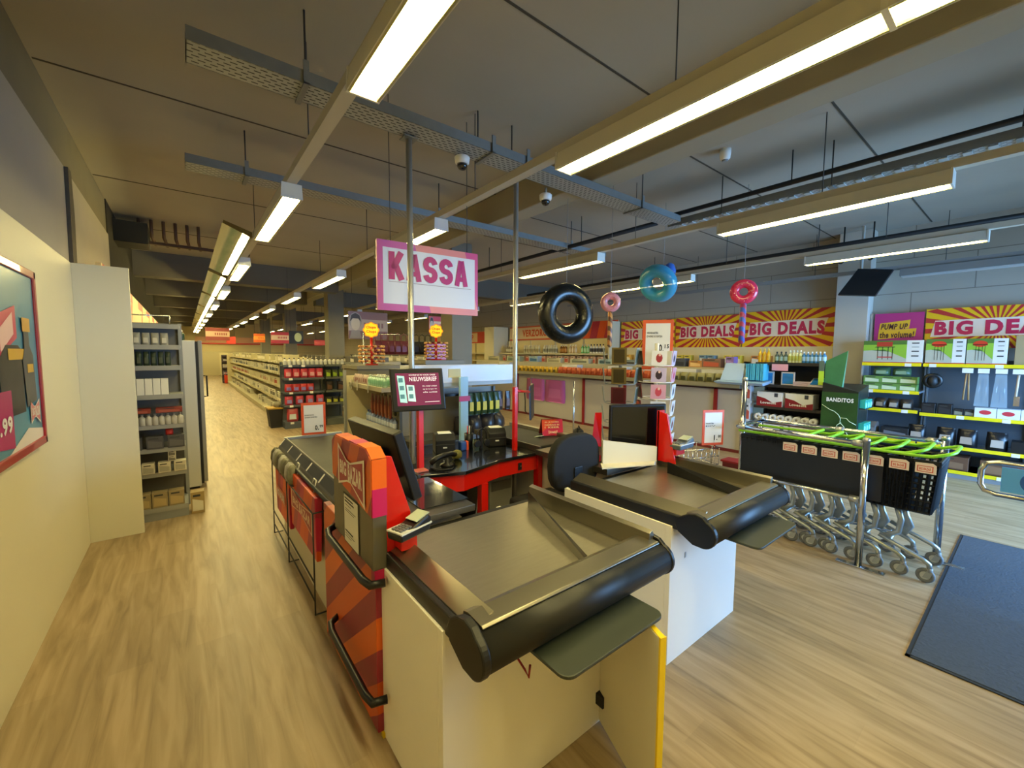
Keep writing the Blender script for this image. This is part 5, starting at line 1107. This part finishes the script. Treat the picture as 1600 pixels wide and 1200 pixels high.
# hanging tools
def tool(label, y, z0, z1, mat, w_, kind):
    r = thing('barbecue_tool', label, 'barbecue tool', (8.12, y, z0))
    MB().tube([(8.58, y, z1 + .06), (8.10, y, z1 + .06), (8.095, y, z1 + .08)], .004, CHROME, 6).build('hook', r)
    if kind == 'stick':
        for s_ in (-1, 1): MB().tube([(8.12, y + s_ * .01, z1 + .05), (8.12, y + s_ * w_ / 2, z0)], .009, mat, 6).build('stick', r)
    elif kind == 'bag':
        MB().hexa([(8.10, y - w_/2, z0), (8.14, y - w_/2, z0), (8.14, y + w_/2, z0), (8.10, y + w_/2, z0), (8.115, y - w_/3, z1 + .05), (8.125, y - w_/3, z1 + .05), (8.125, y + w_/3, z1 + .05), (8.115, y + w_/3, z1 + .05)], M('a9c0d0', .15, alpha=.5)).build('clear_bag', r)
        for q in (-.3, 0, .3): MB().tube([(8.12, y + q * w_, z0 + .05), (8.12, y + q * w_ * .6, z1)], .006, CHROME if q else M('2c4a6a', .4), 6).build('tool', r)
    else:
        MB().tube([(8.12, y, z1 + .05), (8.12, y + .01, z0 + .12)], .012, mat, 8).build('handle', r); MB().box(8.115, 8.125, y - w_/2, y + w_/2, z0, z0 + .12, CHROME).build('blade', r)
    MB().box(8.088, 8.092, y - .05, y + .05, z1 + .06, z1 + .12, PLAST).build('price_ticket', r)
tool('pair of wooden tongs hanging on the right bay, leftmost', .60, 1.06, 1.36, M('b08a5a', .5), .05, 'stick')
tool('clear bag of metal grill tools hanging, left one', .46, .99, 1.36, None, .13, 'bag')
tool('clear bag of metal grill tools with dark handles hanging, right one', .31, .99, 1.36, None, .14, 'bag')
tool('grill spatula with pale wooden handle hanging', .17, 1.02, 1.36, M('d8c0a8', .5), .05, 'spatula')
tool('grill brush with tan wooden handle hanging at the right', .06, 1.10, 1.36, M('c08a64', .5), .04, 'spatula')
t = thing('strap_bag', 'black strap bag hanging at the corner of the green boxes', 'bag', (8.12, .98, 1.2)); MB().torus((8.08, .92, 1.30), (1, .2, .1), .075, .03, BLACK, 20, 8, .7).build('strap', t); MB().lathe([(.02, 1.22), (.06, 1.27), (.05, 1.34), (.01, 1.38)], (8.08, .92, 0), BLK2, 10).build('pouch', t); MB().tube([(8.58, .92, 1.39), (8.08, .92, 1.39)], .004, CHROME, 6).build('hook', t)

# wall banners
BR = M('c2282e', .45); BY = M('f6c312', .45)
def sunburst(label, y0, y1, z0, z1, x=8.70, n=56, small=False, text='BIG DEALS', tw=.82):
    """y0 is the left edge seen from the shop"""
    r = thing('wall_banner', label, 'banner', (x, (y0+y1)/2, z0))
    MB().box(x, x + .02, y1, y0, z0, z1, BY).build('board', r)
    m = MB(); o, u, v = V(x, y0, z0), V(0, y1 - y0, 0), V(0, 0, z1 - z0); asp = (y0 - y1) / (z1 - z0)
    def edge(a):
        c, s = math.cos(a), math.sin(a) * asp; t_ = .5 / max(abs(c), abs(s) + 1e-9, 1e-6); return (.5 + c * t_, .5 + s * t_)
    for k in range(0, n, 2):
        a0, a1 = 2*math.pi*k/n, 2*math.pi*(k + .9)/n
        polyp(m, o, u, v, [(.5, .5), edge(a0), edge(a1)], BR, .002)
    m.build('sun_rays', r)
    q = (1 - tw) / 2
    m = MB(); polyp(m, o, u, v, [(q - .03, .29), (.97 - q, .30), (1.03 - q, .74), (q, .70)], M('f7e3cf', .45), .004); m.build('white_patch', r)
    m = MB(); put_text(m, text, o + u * q + v * .33, u * tw, v * .35, M('cf1f52', .45), .055, off=.007); m.build('lettering', r)
    return r
sunburst('yellow and red BIG DEALS banner, leftmost and partly hidden by the price sign', 6.62, 5.15, 1.79, 2.43)
sunburst('yellow and red BIG DEALS banner, second from the left behind the postcard rack', 5.13, 3.73, 1.79, 2.44)
sunburst('yellow and red BIG DEALS banner between the red ring and the column', 3.70, 2.22, 1.79, 2.46)
sunburst('yellow and red BIG DEALS banner above the barbecue cartons', 1.10, -.30, 1.75, 2.32, 8.62, tw=.86)
r = thing('wall_banner', 'pink banner reading PUMP UP the volume above the barbecue carton', 'banner', (8.62, 1.4, 1.75))
MB().box(8.62, 8.64, 1.12, 1.68, 1.75, 2.29, M('bf2f80', .45)).build('board', r)
o, u, v = V(8.62, 1.68, 1.75), V(0, -.56, 0), V(0, 0, .54)
m = MB(); polyp(m, o, u, v, [(.1, .50), (.72, .56), (.74, .80), (.12, .72)], M('f0c030', .45), .003); polyp(m, o, u, v, [(.09, .26), (.85, .34), (.87, .56), (.1, .50)], M('f0c030', .45), .003); m.build('yellow_patch', r)
m = MB(); put_text(m, 'PUMP UP', o + u * .14 + v * .54, u * .54, v * .16 + u * .02, M('4a2230', .45), .03, off=.006); put_text(m, 'the volume!', o + u * .12 + v * .30, u * .70, v * .18 + u * .01, M('4a2230', .45), .03, off=.006); m.build('lettering', r)
MB().box(8.60, 8.62, 1.70, 1.73, 1.75, 2.29, ALU).build('edge_strip', r)
# cosmetics wall
cw = thing('wall_banner', 'orange cream banner reading VERZORGING & on the right wall', 'banner', (8.70, 8.7, 2.05))
MB().box(8.70, 8.72, 6.72, 11.2, 2.05, 2.50, M('f0cfa0', .5)).build('board', cw)
o, u, v = V(8.70, 11.2, 2.05), V(0, -4.48, 0), V(0, 0, .45)
m = MB(); quad(m, o, u, v * .1, M('e0603a', .5), .003); quad(m, o + v * .9, u, v * .1, M('e0603a', .5), .003)
for i, c in enumerate(('c22a3e', 'e8541e', 'b81d4c', 'e8541e', 'c22a3e', 'e8541e')): polyp(m, o, u, v, [(.68 + i * .055, 0), (.735 + i * .055, 0), (min(1, .76 + i * .055), 1), (.705 + i * .055, 1)], M(c, .5), .004)
m.build('border', cw)
m = MB(); put_text(m, 'VERZORGING &', o + u * .15 + v * .25, u * .42, v * .5, M('e0582a', .5), .04, off=.006); m.build('lettering', cw)
gondola('cream lit wall shelving with cosmetics on the right wall', 'x-', 6.72, 11.2, 8.68, .45, 2.04, [.12, .6, 1.0, 1.38, 1.64], M('cfc5a4', .5), M('efdfae', .6), depth=.40)
MB_ = None
for zz, cc, pc, cn in ((1.0, 'd8cfa8', '9a7a5a', 'beige'), (1.38, 'e0b8a0', 'c8584a', 'salmon')):
    row(P_carton('cosmetic_carton', .16, .18, .12, cc, pc), line((8.36, 11.0, zz), (8.36, 6.95, zz), 18), '%s cosmetic carton on the lit right wall shelving' % cn, 'carton', '%s cosmetic cartons' % cn, 0, .1)
sp = [(10.9, '9c8f72', 'e0d8b8', 'tan', 5, .1), (10.0, 'e6ddb4', 'b8a878', 'cream', 7, .11), (9.1, 'e0dcc4', '8f8a72', 'pale', 6, .10), (8.4, '8c5a24', 'c88a3c', 'brown', 3, .09), (8.05, 'd8b98c', 'e8d0a8', 'peach', 3, .1), (7.6, '7cc07a', 'b8e0a8', 'green', 3, .10), (7.3, 'e8e4d8', '3a3430', 'white and black', 5, .10)]
for y, c, pc, nm, n, st in sp: row(P_bottle('cosmetic_bottle', .042, .24, c, '3a322c' if 'black' in nm else 'e8e2cf', pc), [(8.36, y - i * st, 1.64) for i in range(n)], '%s cosmetic bottle on the lit right wall shelving' % nm, 'bottle', '%s cosmetic bottles' % nm)
r = thing('wall_banner', 'cream banner reading MAKE-UP with a red orange block, farther along the right wall', 'banner', (8.70, 13, 2.0))
MB().box(8.70, 8.72, 11.9, 16.5, 2.0, 2.42, M('ecc9a0', .5)).build('board', r); m = MB(); o, u, v = V(8.70, 16.5, 2.0), V(0, -4.6, 0), V(0, 0, .42)
quad(m, o, u, v * .1, M('e0603a', .5), .003); quad(m, o + v * .9, u, v * .1, M('e0603a', .5), .003); quad(m, o + u * .72, u * .28, v, M('d83a20', .5), .004); m.build('border', r)
m = MB(); put_text(m, '& MAKE-UP', o + u * .38 + v * .25, u * .28, v * .5, M('e0582a', .5), .04, off=.006); m.build('lettering', r)
gondola('cream lit wall shelving farther along the right wall', 'x-', 11.9, 20, 8.68, .45, 2.0, [.12, .6, 1.0, 1.38, 1.64], M('cfc5a4', .5), M('efdfae', .6), depth=.40)
tag(MB().box(8.1, 8.70, 11.3, 11.85, 0, 2.5, M('e8dcb6', .6)).build('wall_box'), 'tall cream box standing between the two lit wall shelving parts', 'box')
tag(MB().box(8.3, 8.70, 6.66, 6.70, 0, 2.45, M('e8dcb6', .6)).build('side_panel'), 'tall narrow cream panel left of the BIG DEALS banners', 'panel')
tag(MB().box(8.68, 8.70, 2.2, 6.64, 1.1, 1.79, M('efe0b4', .6)).build('back_panel'), 'cream panel on the wall below the BIG DEALS banners', 'panel')
g = gondola('wall shelving under the BIG DEALS banners, behind the partition', 'x-', 2.25, 6.6, 8.68, .45, 1.5, [.12, .5, .9, 1.25, 1.46], M('b9b09a', .5), M('e0d3ae', .6), depth=.40, ends=False)
for i, (y, c, nm) in enumerate(((6.3, 'e8b24a', 'amber'), (5.8, 'd8cfae', 'cream'), (5.3, 'c95a3a', 'rust'), (4.8, 'e8d24a', 'yellow'), (4.3, '7aa0b8', 'blue'), (3.8, 'e8cf3a', 'bright yellow'), (3.3, 'd88a3a', 'orange'), (2.8, '7a9a6a', 'green'))):
    row(P_carton('carton', .15, .16, .14, c, 'f0ead8'), [(8.40, y - k * .17, 1.46) for k in range(2)], '%s carton on the wall shelving under the BIG DEALS banners' % nm, 'carton', '%s cartons under the banners' % nm)
tag(MB().box(.5, 8.6, 34.4, 34.95, 0, 1.6, M('cbbf98', .6)).build('shelf_block'), 'long low cream shelf block across the far back wall', 'shelf unit')
b_ = thing('wall_banner', 'pale red and cream banner strip along the far back wall', 'banner', (4, 34.9, 2.1)); MB().box(.6, 8.5, 34.93, 34.97, 2.1, 2.6, M('e8b08c', .5)).build('board', b_); MB().box(.6, 8.5, 34.90, 34.93, 2.1, 2.2, M('d84a3a', .5)).build('border', b_)

# wall screen + track spots at the column
r = thing('wall_screen', 'dark flat screen hanging tilted in front of the white column', 'screen', (7.9, 1.72, 2.5))
MB().hexa([(7.86, 1.55, 2.50), (7.90, 1.55, 2.49), (7.90, 1.99, 2.55), (7.86, 1.99, 2.56), (8.02, 1.40, 2.87), (8.06, 1.40, 2.86), (8.06, 1.80, 2.93), (8.02, 1.80, 2.94)], M('15181d', .3)).build('screen', r)
MB().tube([(8.0, 1.7, 2.7), (8.2, 1.8, 2.8), (8.2, 1.8, 3.6)], .02, WHITE, 8).build('bracket', r)
for lab, y in (('black spotlight left on the bracket above the dark screen', 2.0), ('black spotlight right on the bracket above the dark screen', 1.65)):
    r = thing('spotlight', lab, 'spotlight', (8.0, y, 3.05)); MB().tube([(7.95, y, 3.06), (8.08, y + .05, 3.16)], .035, BLACK, 10).build('head', r); MB().tube([(8.05, y, 3.15), (8.05, y, 3.6)], .01, BLACK, 6).build('stem', r)

# ---------------------------------------------------------------- postcard spinner
sp_ = thing('postcard_rack', 'white wire postcard rack with cards on all sides behind the right till', 'postcard rack', (3.30, 2.12, 0))
cx, cy = 3.30, 2.12
m = MB(); m.tube([(cx, cy, .02), (cx, cy, 1.74)], .018, WHITE, 10); m.build('pole', sp_)
m = MB(); m.lathe([(.24, 0), (.24, .02), (.03, .04)], (cx, cy, 0), WHITE, 20); m.build('base', sp_)
PC = ['e8e4e0', 'c8b8d0', 'd8a0b4', 'dadde2', 'e4dcd4', 'b8c8d0']
PD = ['a8343a', '3a2a34', 'c8485a', '5a5a60', '3a3a44', '7a3a3a']
proto_card = {}
def card(lab, ang, z, ci, R_=.14, w_=.125, h_=.125, dark=None):
    a = math.radians(ang); n = V(math.cos(a), math.sin(a), 0); t_ = V(-n.y, n.x, 0); c = V(cx, cy, z) + n * R_
    key = (ci, dark)
    if key not in proto_card:
        k = len(proto_card)
        m = MB().box(-.003, .003, -w_/2, w_/2, 0, h_, M(PC[ci] if not dark else dark[0], .4)); o = m.build('postcard', loc=(0, 0, 0))
        q = MB(); dd = M(PD[ci] if not dark else dark[1], .4)
        q.add([(.0042, w_*x_, h_*y_) for x_, y_ in (disc_pts(0, .5, .22, .32, 9) if not dark else [(-.36, .1), (.36, .1), (.36, .9), (-.36, .9)])], [tuple(range(9 if not dark else 4))], dd)
        if not dark: q.add([(.0048, w_*x_, h_*y_) for x_, y_ in disc_pts(.03, .72, .09, .1, 8)], [tuple(range(8))], M('e8c4b8', .4))
        q.build('picture', o); proto_card[key] = o; o['label'] = lab; first = True
    else: o = proto_card[key].copy(); C.objects.link(o); [setattr(x, 'parent', o) for x in [copy_tree(ch) for ch in proto_card[key].children]]; o['label'] = lab
    o['category'] = 'postcard'; o.location = c; o.rotation_euler = (0, .12, a)
    return o
RW = ['top', 'second', 'third', 'fourth', 'fifth', 'sixth']
ang0 = math.degrees(math.atan2(-cy, -cx))
for side, (da, nm) in enumerate(((8, 'front'), (75, 'right'), (-70, 'left'), (150, 'back'))):
    for k in range(6):
        dark = None
        if nm == 'left': dark = (('4a3c22', '2a2212'), ('4a3c22', '2a2212'), ('6a2a2c', '4a1a1c'), ('7a241e', 'd8581a'), ('5a2a2a', '3a1a1a'), ('5a2a2a', '3a1a1a'))[k]
        o = card('%s postcard in the %s row on the %s side of the rack' % ('dark' if dark else 'pale picture', RW[k], nm), ang0 + da, 1.55 - k * .145, (k + side) % 6, dark=dark)
        o['group'] = 'postcards on the %s side' % nm
for k in range(6):
    m = MB(); z = 1.545 - k * .145; m.torus((cx, cy, z), (0, 0, 1), .145, .004, WHITE, 24, 5)
    for q in range(8): m.tube([(cx, cy, z - .01), (cx + .145 * math.cos(q * .785), cy + .145 * math.sin(q * .785), z)], .003, WHITE, 5)
    m.build('wire_pocket', sp_)
# second rack with dark notebooks
cx, cy = 3.05, 2.32
s2 = thing('card_stand', 'grey wire stand of dark notebooks left of the postcard rack', 'card stand', (cx, cy, 0))
MB().tube([(cx, cy, .02), (cx, cy, 1.70)], .015, GREY, 8).build('pole', s2); MB().lathe([(.2, 0), (.2, .02), (.03, .04)], (cx, cy, 0), GREY, 18).build('base', s2)
for k in range(5): MB().torus((cx, cy, 1.55 - k * .17), (0, 0, 1), .13, .004, GREY, 20, 5).tube([(cx - .13, cy, 1.55 - k * .17), (cx + .13, cy, 1.55 - k * .17)], .003, GREY, 5).tube([(cx, cy - .13, 1.55 - k * .17), (cx, cy + .13, 1.55 - k * .17)], .003, GREY, 5).build('wire_pocket', s2)
for da, nm in ((0, 'front'), (80, 'right'), (-80, 'left')):
    for k in range(5):
        o = card('%s notebook in the %s row, %s side of the grey stand' % (('mottled brown', 'mottled brown', 'dark wine', 'dark red', 'grey')[k], RW[k], nm), ang0 + da, 1.555 - k * .17, 0, .135, dark=(('6a5a2e', '3a3016'), ('6a5a2e', '3a3016'), ('5a1c22', '431318'), ('6a1a14', 'c8501a'), ('8a8a86', '5a6a60'))[k] if nm == 'front' else ('8f9490', '5a6a60'))
        o.scale = (1, 1, 1.15)
# wire basket stand
b_ = thing('wire_basket', 'silver wire basket on a stand below the small price sign', 'wire basket', (4.05, 1.92, 0))
m = MB()
for z in (.58, .66, .74): m.tube([(3.64, 2.02, z), (4.04, 1.885, z), (4.13, 2.16, z), (3.74, 2.32, z)], .004, CHROME, 5, closed=True)
for i in range(9):
    f0 = V(3.64, 2.02, .58).lerp(V(4.04, 1.885, .58), i / 8); f1 = V(3.74, 2.32, .58).lerp(V(4.13, 2.16, .58), i / 8)
    m.tube([f0 + V(0, 0, .16), f0, f1, f1 + V(0, 0, .16)], .003, CHROME, 5)
m.build('basket', b_)
m = MB(); m.tube([(3.95, 2.05, .0), (3.95, 2.05, .58)], .014, CHROME, 8); m.lathe([(.18, 0), (.18, .02)], (3.9, 2.12, 0), CHROME, 18); m.build('stand', b_)

# ---------------------------------------------------------------- trolley corral and trolleys
c = thing('trolley_corral', 'chrome rail corral around the shopping trolleys', 'corral', (4.4, 1.1, 0))
for x, y, h in ((4.06, .79, 1.01), (4.66, .43, 1.01), (4.24, 1.76, 1.42), (4.66, 1.76, 1.0)): 
    MB().tube([(x, y, 0), (x, y, h)], .024, CHROME, 16).lathe([(.027, h - .02), (.024, h + .004), (.01, h + .01)], (x, y, 0), ALU, 16).build('post', c)
for x, y in ((4.06, .79), (4.66, .43)): MB().box(x - .025, x + .025, y - .16, y + .14, 0, .012, CHROME).build('foot_plate', c, .003)
MB().tube([(4.06, .79, .97), (4.09, 1.74, .97)], .019, CHROME, 12).build('top_rail', c)
MB().tube([(4.66, .43, .97), (4.66, 1.76, .97)], .019, CHROME, 12).build('top_rail', c)
MB().tube([(4.06, .79, .53), (4.09, 1.74, .53)], .017, CHROME, 12).build('low_rail', c)
MB().tube([(4.09, 1.74, .97), (4.24, 1.76, .97), (4.66, 1.76, .97)], .019, CHROME, 12).build('cross_rail', c)
MB().tube([(4.09, 1.74, .53), (4.66, 1.74, .53)], .017, CHROME, 12).build('cross_rail', c)
for p in ((4.06, .84, .97), (4.09, 1.70, .97), (4.66, .50, .97), (4.66, 1.1, .97), (4.06, .84, .53)): MB().tube([(p[0], p[1] - .03, p[2]), (p[0], p[1] + .03, p[2])], .026, ALU, 12).build('clamp', c)

def make_trolley():
    r = thing('shopping_trolley', 'trolley', 'shopping trolley', (0, 0, 0))
    BK = M('0e0f12', .45); W_ = .42; L_ = .48; zt, zb = .885, .50
    m = MB()
    def P_(s, t_, z):   # s along length 0..1, t across; taper
        k = (z - zb) / (zt - zb); i = .035 * (1 - k)
        return V(i + (W_ - 2 * i) * t_, i + (L_ - 2 * i) * s, z)
    def bar(a, b, w=.006): m.tube([a, b], w, BK, 4)
    for z in [zb + (zt - zb) * k / 9 for k in range(10)]:
        cs = [P_(0, 0, z), P_(0, 1, z), P_(1, 1, z), P_(1, 0, z)]
        for k in range(4): bar(cs[k], cs[(k + 1) % 4], .0095 if z in (zb, zt) else .0085)
    for k in range(12):
        for t_ in (0, 1): bar(P_(k / 11, t_, zb), P_(k / 11, t_, zt), .012)
    for k in range(10):
        for s in (0, 1): bar(P_(s, k / 9, zb), P_(s, k / 9, zt), .012)
    m.build('basket', r)
    m = MB(); m.hexa([P_(0, 0, zb), P_(0, 1, zb), P_(1, 1, zb), P_(1, 0, zb)] + [p + V(0, 0, .012) for p in (P_(0, 0, zb), P_(0, 1, zb), P_(1, 1, zb), P_(1, 0, zb))], BK); m.build('basket_floor', r)
    m = MB(); m.box(-.006, .012, .30, L_, zb + .02, zt - .03, BK); m.box(-.008, W_ + .008, -.008, 0, zt - .03, zt + .012, BK); m.box(-.008, .0, -.008, L_, zt - .02, zt + .012, BK); m.box(W_, W_ + .008, -.008, L_, zt - .02, zt + .012, BK); m.build('basket_rim', r)
    lp = MB().prism([(.015, zt - .082), (.125, zt - .082), (.125, zt - .01), (.035, zt - .005), (.015, zt - .02)], 'x', -.012, -.008, M('e8d8d0', .4)).build('label_plate', r)
    m = MB(); o, u, v = V(-.0125, .115, zt - .072), V(0, -.085, 0), V(0, 0, .045); quad(m, o, u, v, M('c8605a', .4), .001); quad(m, o + u * .08 + v * .12, u * .84, v * .76, M('e8d8d0', .4), .0015); put_text(m, 'BIG BAZAR', o + u * .14 + v * .28, u * .72, v * .44, M('c8403a', .4), .04, off=.002); m.build('print', lp)
    m = MB(); g_ = GREENH
    m.tube([(-.015, .50, .925), (-.02, .30, .925), (-.02, .12, .925), (-.015, .04, .93), (0, -.03, .955), (.02, -.055, .965), (.06, -.065, .968), (W_ - .06, -.065, .968), (W_ - .02, -.055, .965), (W_, -.03, .955), (W_ + .015, .04, .93), (W_ + .02, .12, .925), (W_ + .015, .50, .925)], .012, g_, 8); m.build('green_handle', r)
    SV = M('a4aaa8', .3, .7)
    m = MB(); m.tube([(W_/2, .22, zb), (W_/2, .19, .40), (W_/2, .16, .33), (W_/2, .20, .26)], .012, SV, 8, sx=2.6)
    m.tube([(.08, .22, zb), (.08, .19, .40), (.08, .20, .30), (.05, .28, .25)], .011, SV, 8, sx=1.8); m.build('pillar', r)
    m = MB()
    for x in (.01, W_ - .01):
        m.tube([(x, .30, .27), (x, .16, .21), (x, .05, .165), (x, .015, .14), (x, .01, .105)], .017, SV, 8, sx=1.1)
    m.tube([(.01, .24, .24), (W_ - .01, .24, .24)], .011, SV, 8); m.build('side_arm', r)
    m = MB()
    for x in (.04, W_ - .04): m = MB(); m.tube([(x, .28, .20), (x, .60, .17), (x, .62, .12)], .008, CHROME, 6); m.build('rear_rail', r)
    for x, y in ((.01, .01), (W_ - .01, .01), (.04, .62), (W_ - .04, .62)):
        cs = MB(); cs.tube([(x, y, .115), (x, y, .085)], .018, GREY, 10); cs.hexa([(x - .016, y - .005, .04), (x + .016, y - .005, .04), (x + .016, y + .035, .04), (x - .016, y + .035, .04), (x - .016, y - .02, .09), (x + .016, y - .02, .09), (x + .016, y + .015, .09), (x - .016, y + .015, .09)], M('8f9598', .4)); co = cs.build('caster_fork', r)
        MB().torus((x, y + .02, .054), (1, 0, 0), .040, .014, M('66696b', .6), 20, 8).lathe([(.029, -.009), (.031, 0), (.029, .009)], (x, y + .02, .054), M('a9adad', .4), 14, 'x').build('wheel', co)
    return r
tp_ = make_trolley()
nm = ['foremost, nearest the dark mat', 'second', 'third', 'fourth', 'fifth', 'sixth', 'rearmost']
for i in range(7):
    lab = 'black basket trolley with green handle, %s of the nested row' % nm[i] if i in (0, 6) else 'black basket trolley with green handle, %s from the front in the nested row' % nm[i]
    if i == 0: tp_.location = (4.16, .40, 0); tp_['label'] = lab; tp_['group'] = 'nested shopping trolleys'
    else: copy_tree(tp_, (4.16, .40 + .142 * i, 0), lab)
for i, x in enumerate((4.9, 5.1)):
    t = thing('floor_basket', '%s dark red basket on the floor behind the trolleys' % ('left', 'right')[i], 'basket', (x, 2.1, 0)); MB().prism([(x - .07, 0), (x + .07, 0), (x + .09, .42), (x - .09, .42)], 'y', 2.0 - i * .1, 2.2 - i * .1, M('6a1414', .5)).build('body', t); MB().box(x - .1, x + .1, 1.98 - i * .1, 2.22 - i * .1, .42, .44, DRED).build('rim', t)

# gate, mat
g = thing('entrance_gate', 'chrome swing gate loop with blue arrow sign at the right edge', 'gate', (4.0, -.45, 0))
P0 = [(4.0, -.42, .775), (4.0, .13, .775), (4.0, .18, .79), (4.0, .20, .83), (4.0, .20, .92), (4.0, .18, .965), (4.0, .13, .98), (4.0, -.42, .98)]
MB().tube(P0, .015, CHROME, 12).build('loop', g)
pn = MB().box(3.995, 4.005, -.42, .115, .80, .955, M('58a8ff', .4)).build('sign_plate', g)
m = MB(); o, u, v = V(3.995, .04, .81), V(0, -.135, 0), V(0, 0, .135); polyp(m, o, u, v, disc_pts(.5, .5, .5, .5, 28), M('1f5cb8', .4), .002)
polyp(m, o, u, v, [(.42, .15), (.58, .15), (.58, .55), (.76, .55), (.5, .88), (.24, .55), (.42, .55)], PLAST, .004); m.build('arrow_sign', pn)
MB().tube([(4.0, -.45, 0), (4.0, -.45, 1.05)], .035, CHROME, 16).lathe([(.09, 0), (.09, .012)], (4.0, -.45, 0), CHROME, 20).build('post', g)
t = thing('door_mat', 'large dark blue grey entrance mat on the floor at the right', 'mat', (4.3, -.7, 0)); MB().box(3.07, 5.53, -1.7, .347, .001, .010, M('3c434c', .95, noise=.25, scale=60, bump=.6)).build('pile', t)
m = MB(); [m.box(*a, .001, .007, M('22262b', .8)) for a in ((3.05, 3.07, -1.72, .367), (5.53, 5.55, -1.72, .367), (3.05, 5.55, .347, .367))]; m.build('edge', t)

# ---------------------------------------------------------------- hanging inflatables
def wire(r, x, y, z): MB().tube([(x, y, z), (x, y, CZ)], .0025, GREY, 5).build('hanging_thread', r)
k = 1.05
r = thing('swim_ring', 'large glossy black inflatable ring hanging right of the steel pole', 'swim ring', (3.25, 3.2, 1.8))
nr = (Vector((3.25, 3.2, 0)).normalized() + Vector((-.42, .2, 0))).normalized()
MB().torus((3.25, 3.2, 2.07), nr, .225, .10, M('0c0f0d', .28, coat=.15), 48, 18, .9).build('tube', r); MB().torus((3.25, 3.2, 2.07), nr, .318, .006, M('26302a', .2), 48, 6).build('seam', r)
MB().torus((3.31, 3.10, 2.07), nr, .225, .0, BLACK, 4, 3) ; wire(r, 3.25, 3.2, 2.38)
r = thing('swim_ring', 'blue inflatable ring with a pouch on top hanging before the wall', 'swim ring', (4.95, 3.2, 2.3))
nb = (Vector((4.95, 3.2, 0)).normalized() + Vector((.18, -.45, .5))).normalized()
BLU = M('3f9fc4', .12, coat=.5, alpha=.9)
MB().torus((4.95, 3.2, 2.57), nb, .17, .088, BLU, 44, 16).build('tube', r); MB().lathe([(.01, 2.60), (.07, 2.66), (.085, 2.73), (.06, 2.81), (.01, 2.84)], (5.05, 3.10, 0), M('3d6fc0', .12, coat=.5), 16).build('pouch', r)
MB().lathe([(.01, 2.74), (.04, 2.78), (.02, 2.82)], (4.95, 3.22, 0), PLAST, 12).build('white_bump', r); wire(r, 5.0, 3.15, 2.81)
def lolly(label, x, y, zc, R_, zb, c1, c2, c3, mixc):
    r = thing('inflatable_lollipop', label, 'inflatable', (x, y, zb)); n = Vector((x, y, 0)).normalized()
    MB().torus((x, y, zc), n, R_ * .66, R_ * .36, M(c1, .2, coat=.5), 36, 14, .9).build('ring', r)
    m = MB(); rt = Vector((n.y, -n.x, 0))
    for i in range(14):
        a = i * 2.4; q = Vector((x, y, zc)) + (rt * math.cos(a) + V(0, 0, math.sin(a))) * R_ * (.58 + .2 * (i % 3) / 2) - n * R_ * .31
        m.lathe([(.001, -.004), (R_ * .05, 0), (.001, .004)], q, M(mixc, .4), 6)
    m.build('sprinkles', r)
    SM = stripes_mat('stick_' + c2, (1.2, 0, 1), 9, [c2, c3]); MB().lathe([(.01, zb), (R_ * .24, zb + .02), (R_ * .24, zc - R_ * .95), (.02, zc - R_ * .9)], (x, y, 0), SM, 14).build('stick', r)
    wire(r, x, y, zc + R_); return r
lolly('small pale pink inflatable doughnut lollipop beside the black ring', 3.99, 3.2, 2.25, .115, 1.72, 'd88a90', 'c8884a', '6a4a3a', '8a3a44')
lolly('red inflatable doughnut lollipop with blue and red striped stick at right', 5.2, 2.22, 2.38, .145, 1.77, 'd02a50', '3f5aa8', 'a83a5a', 'f0b8c0')
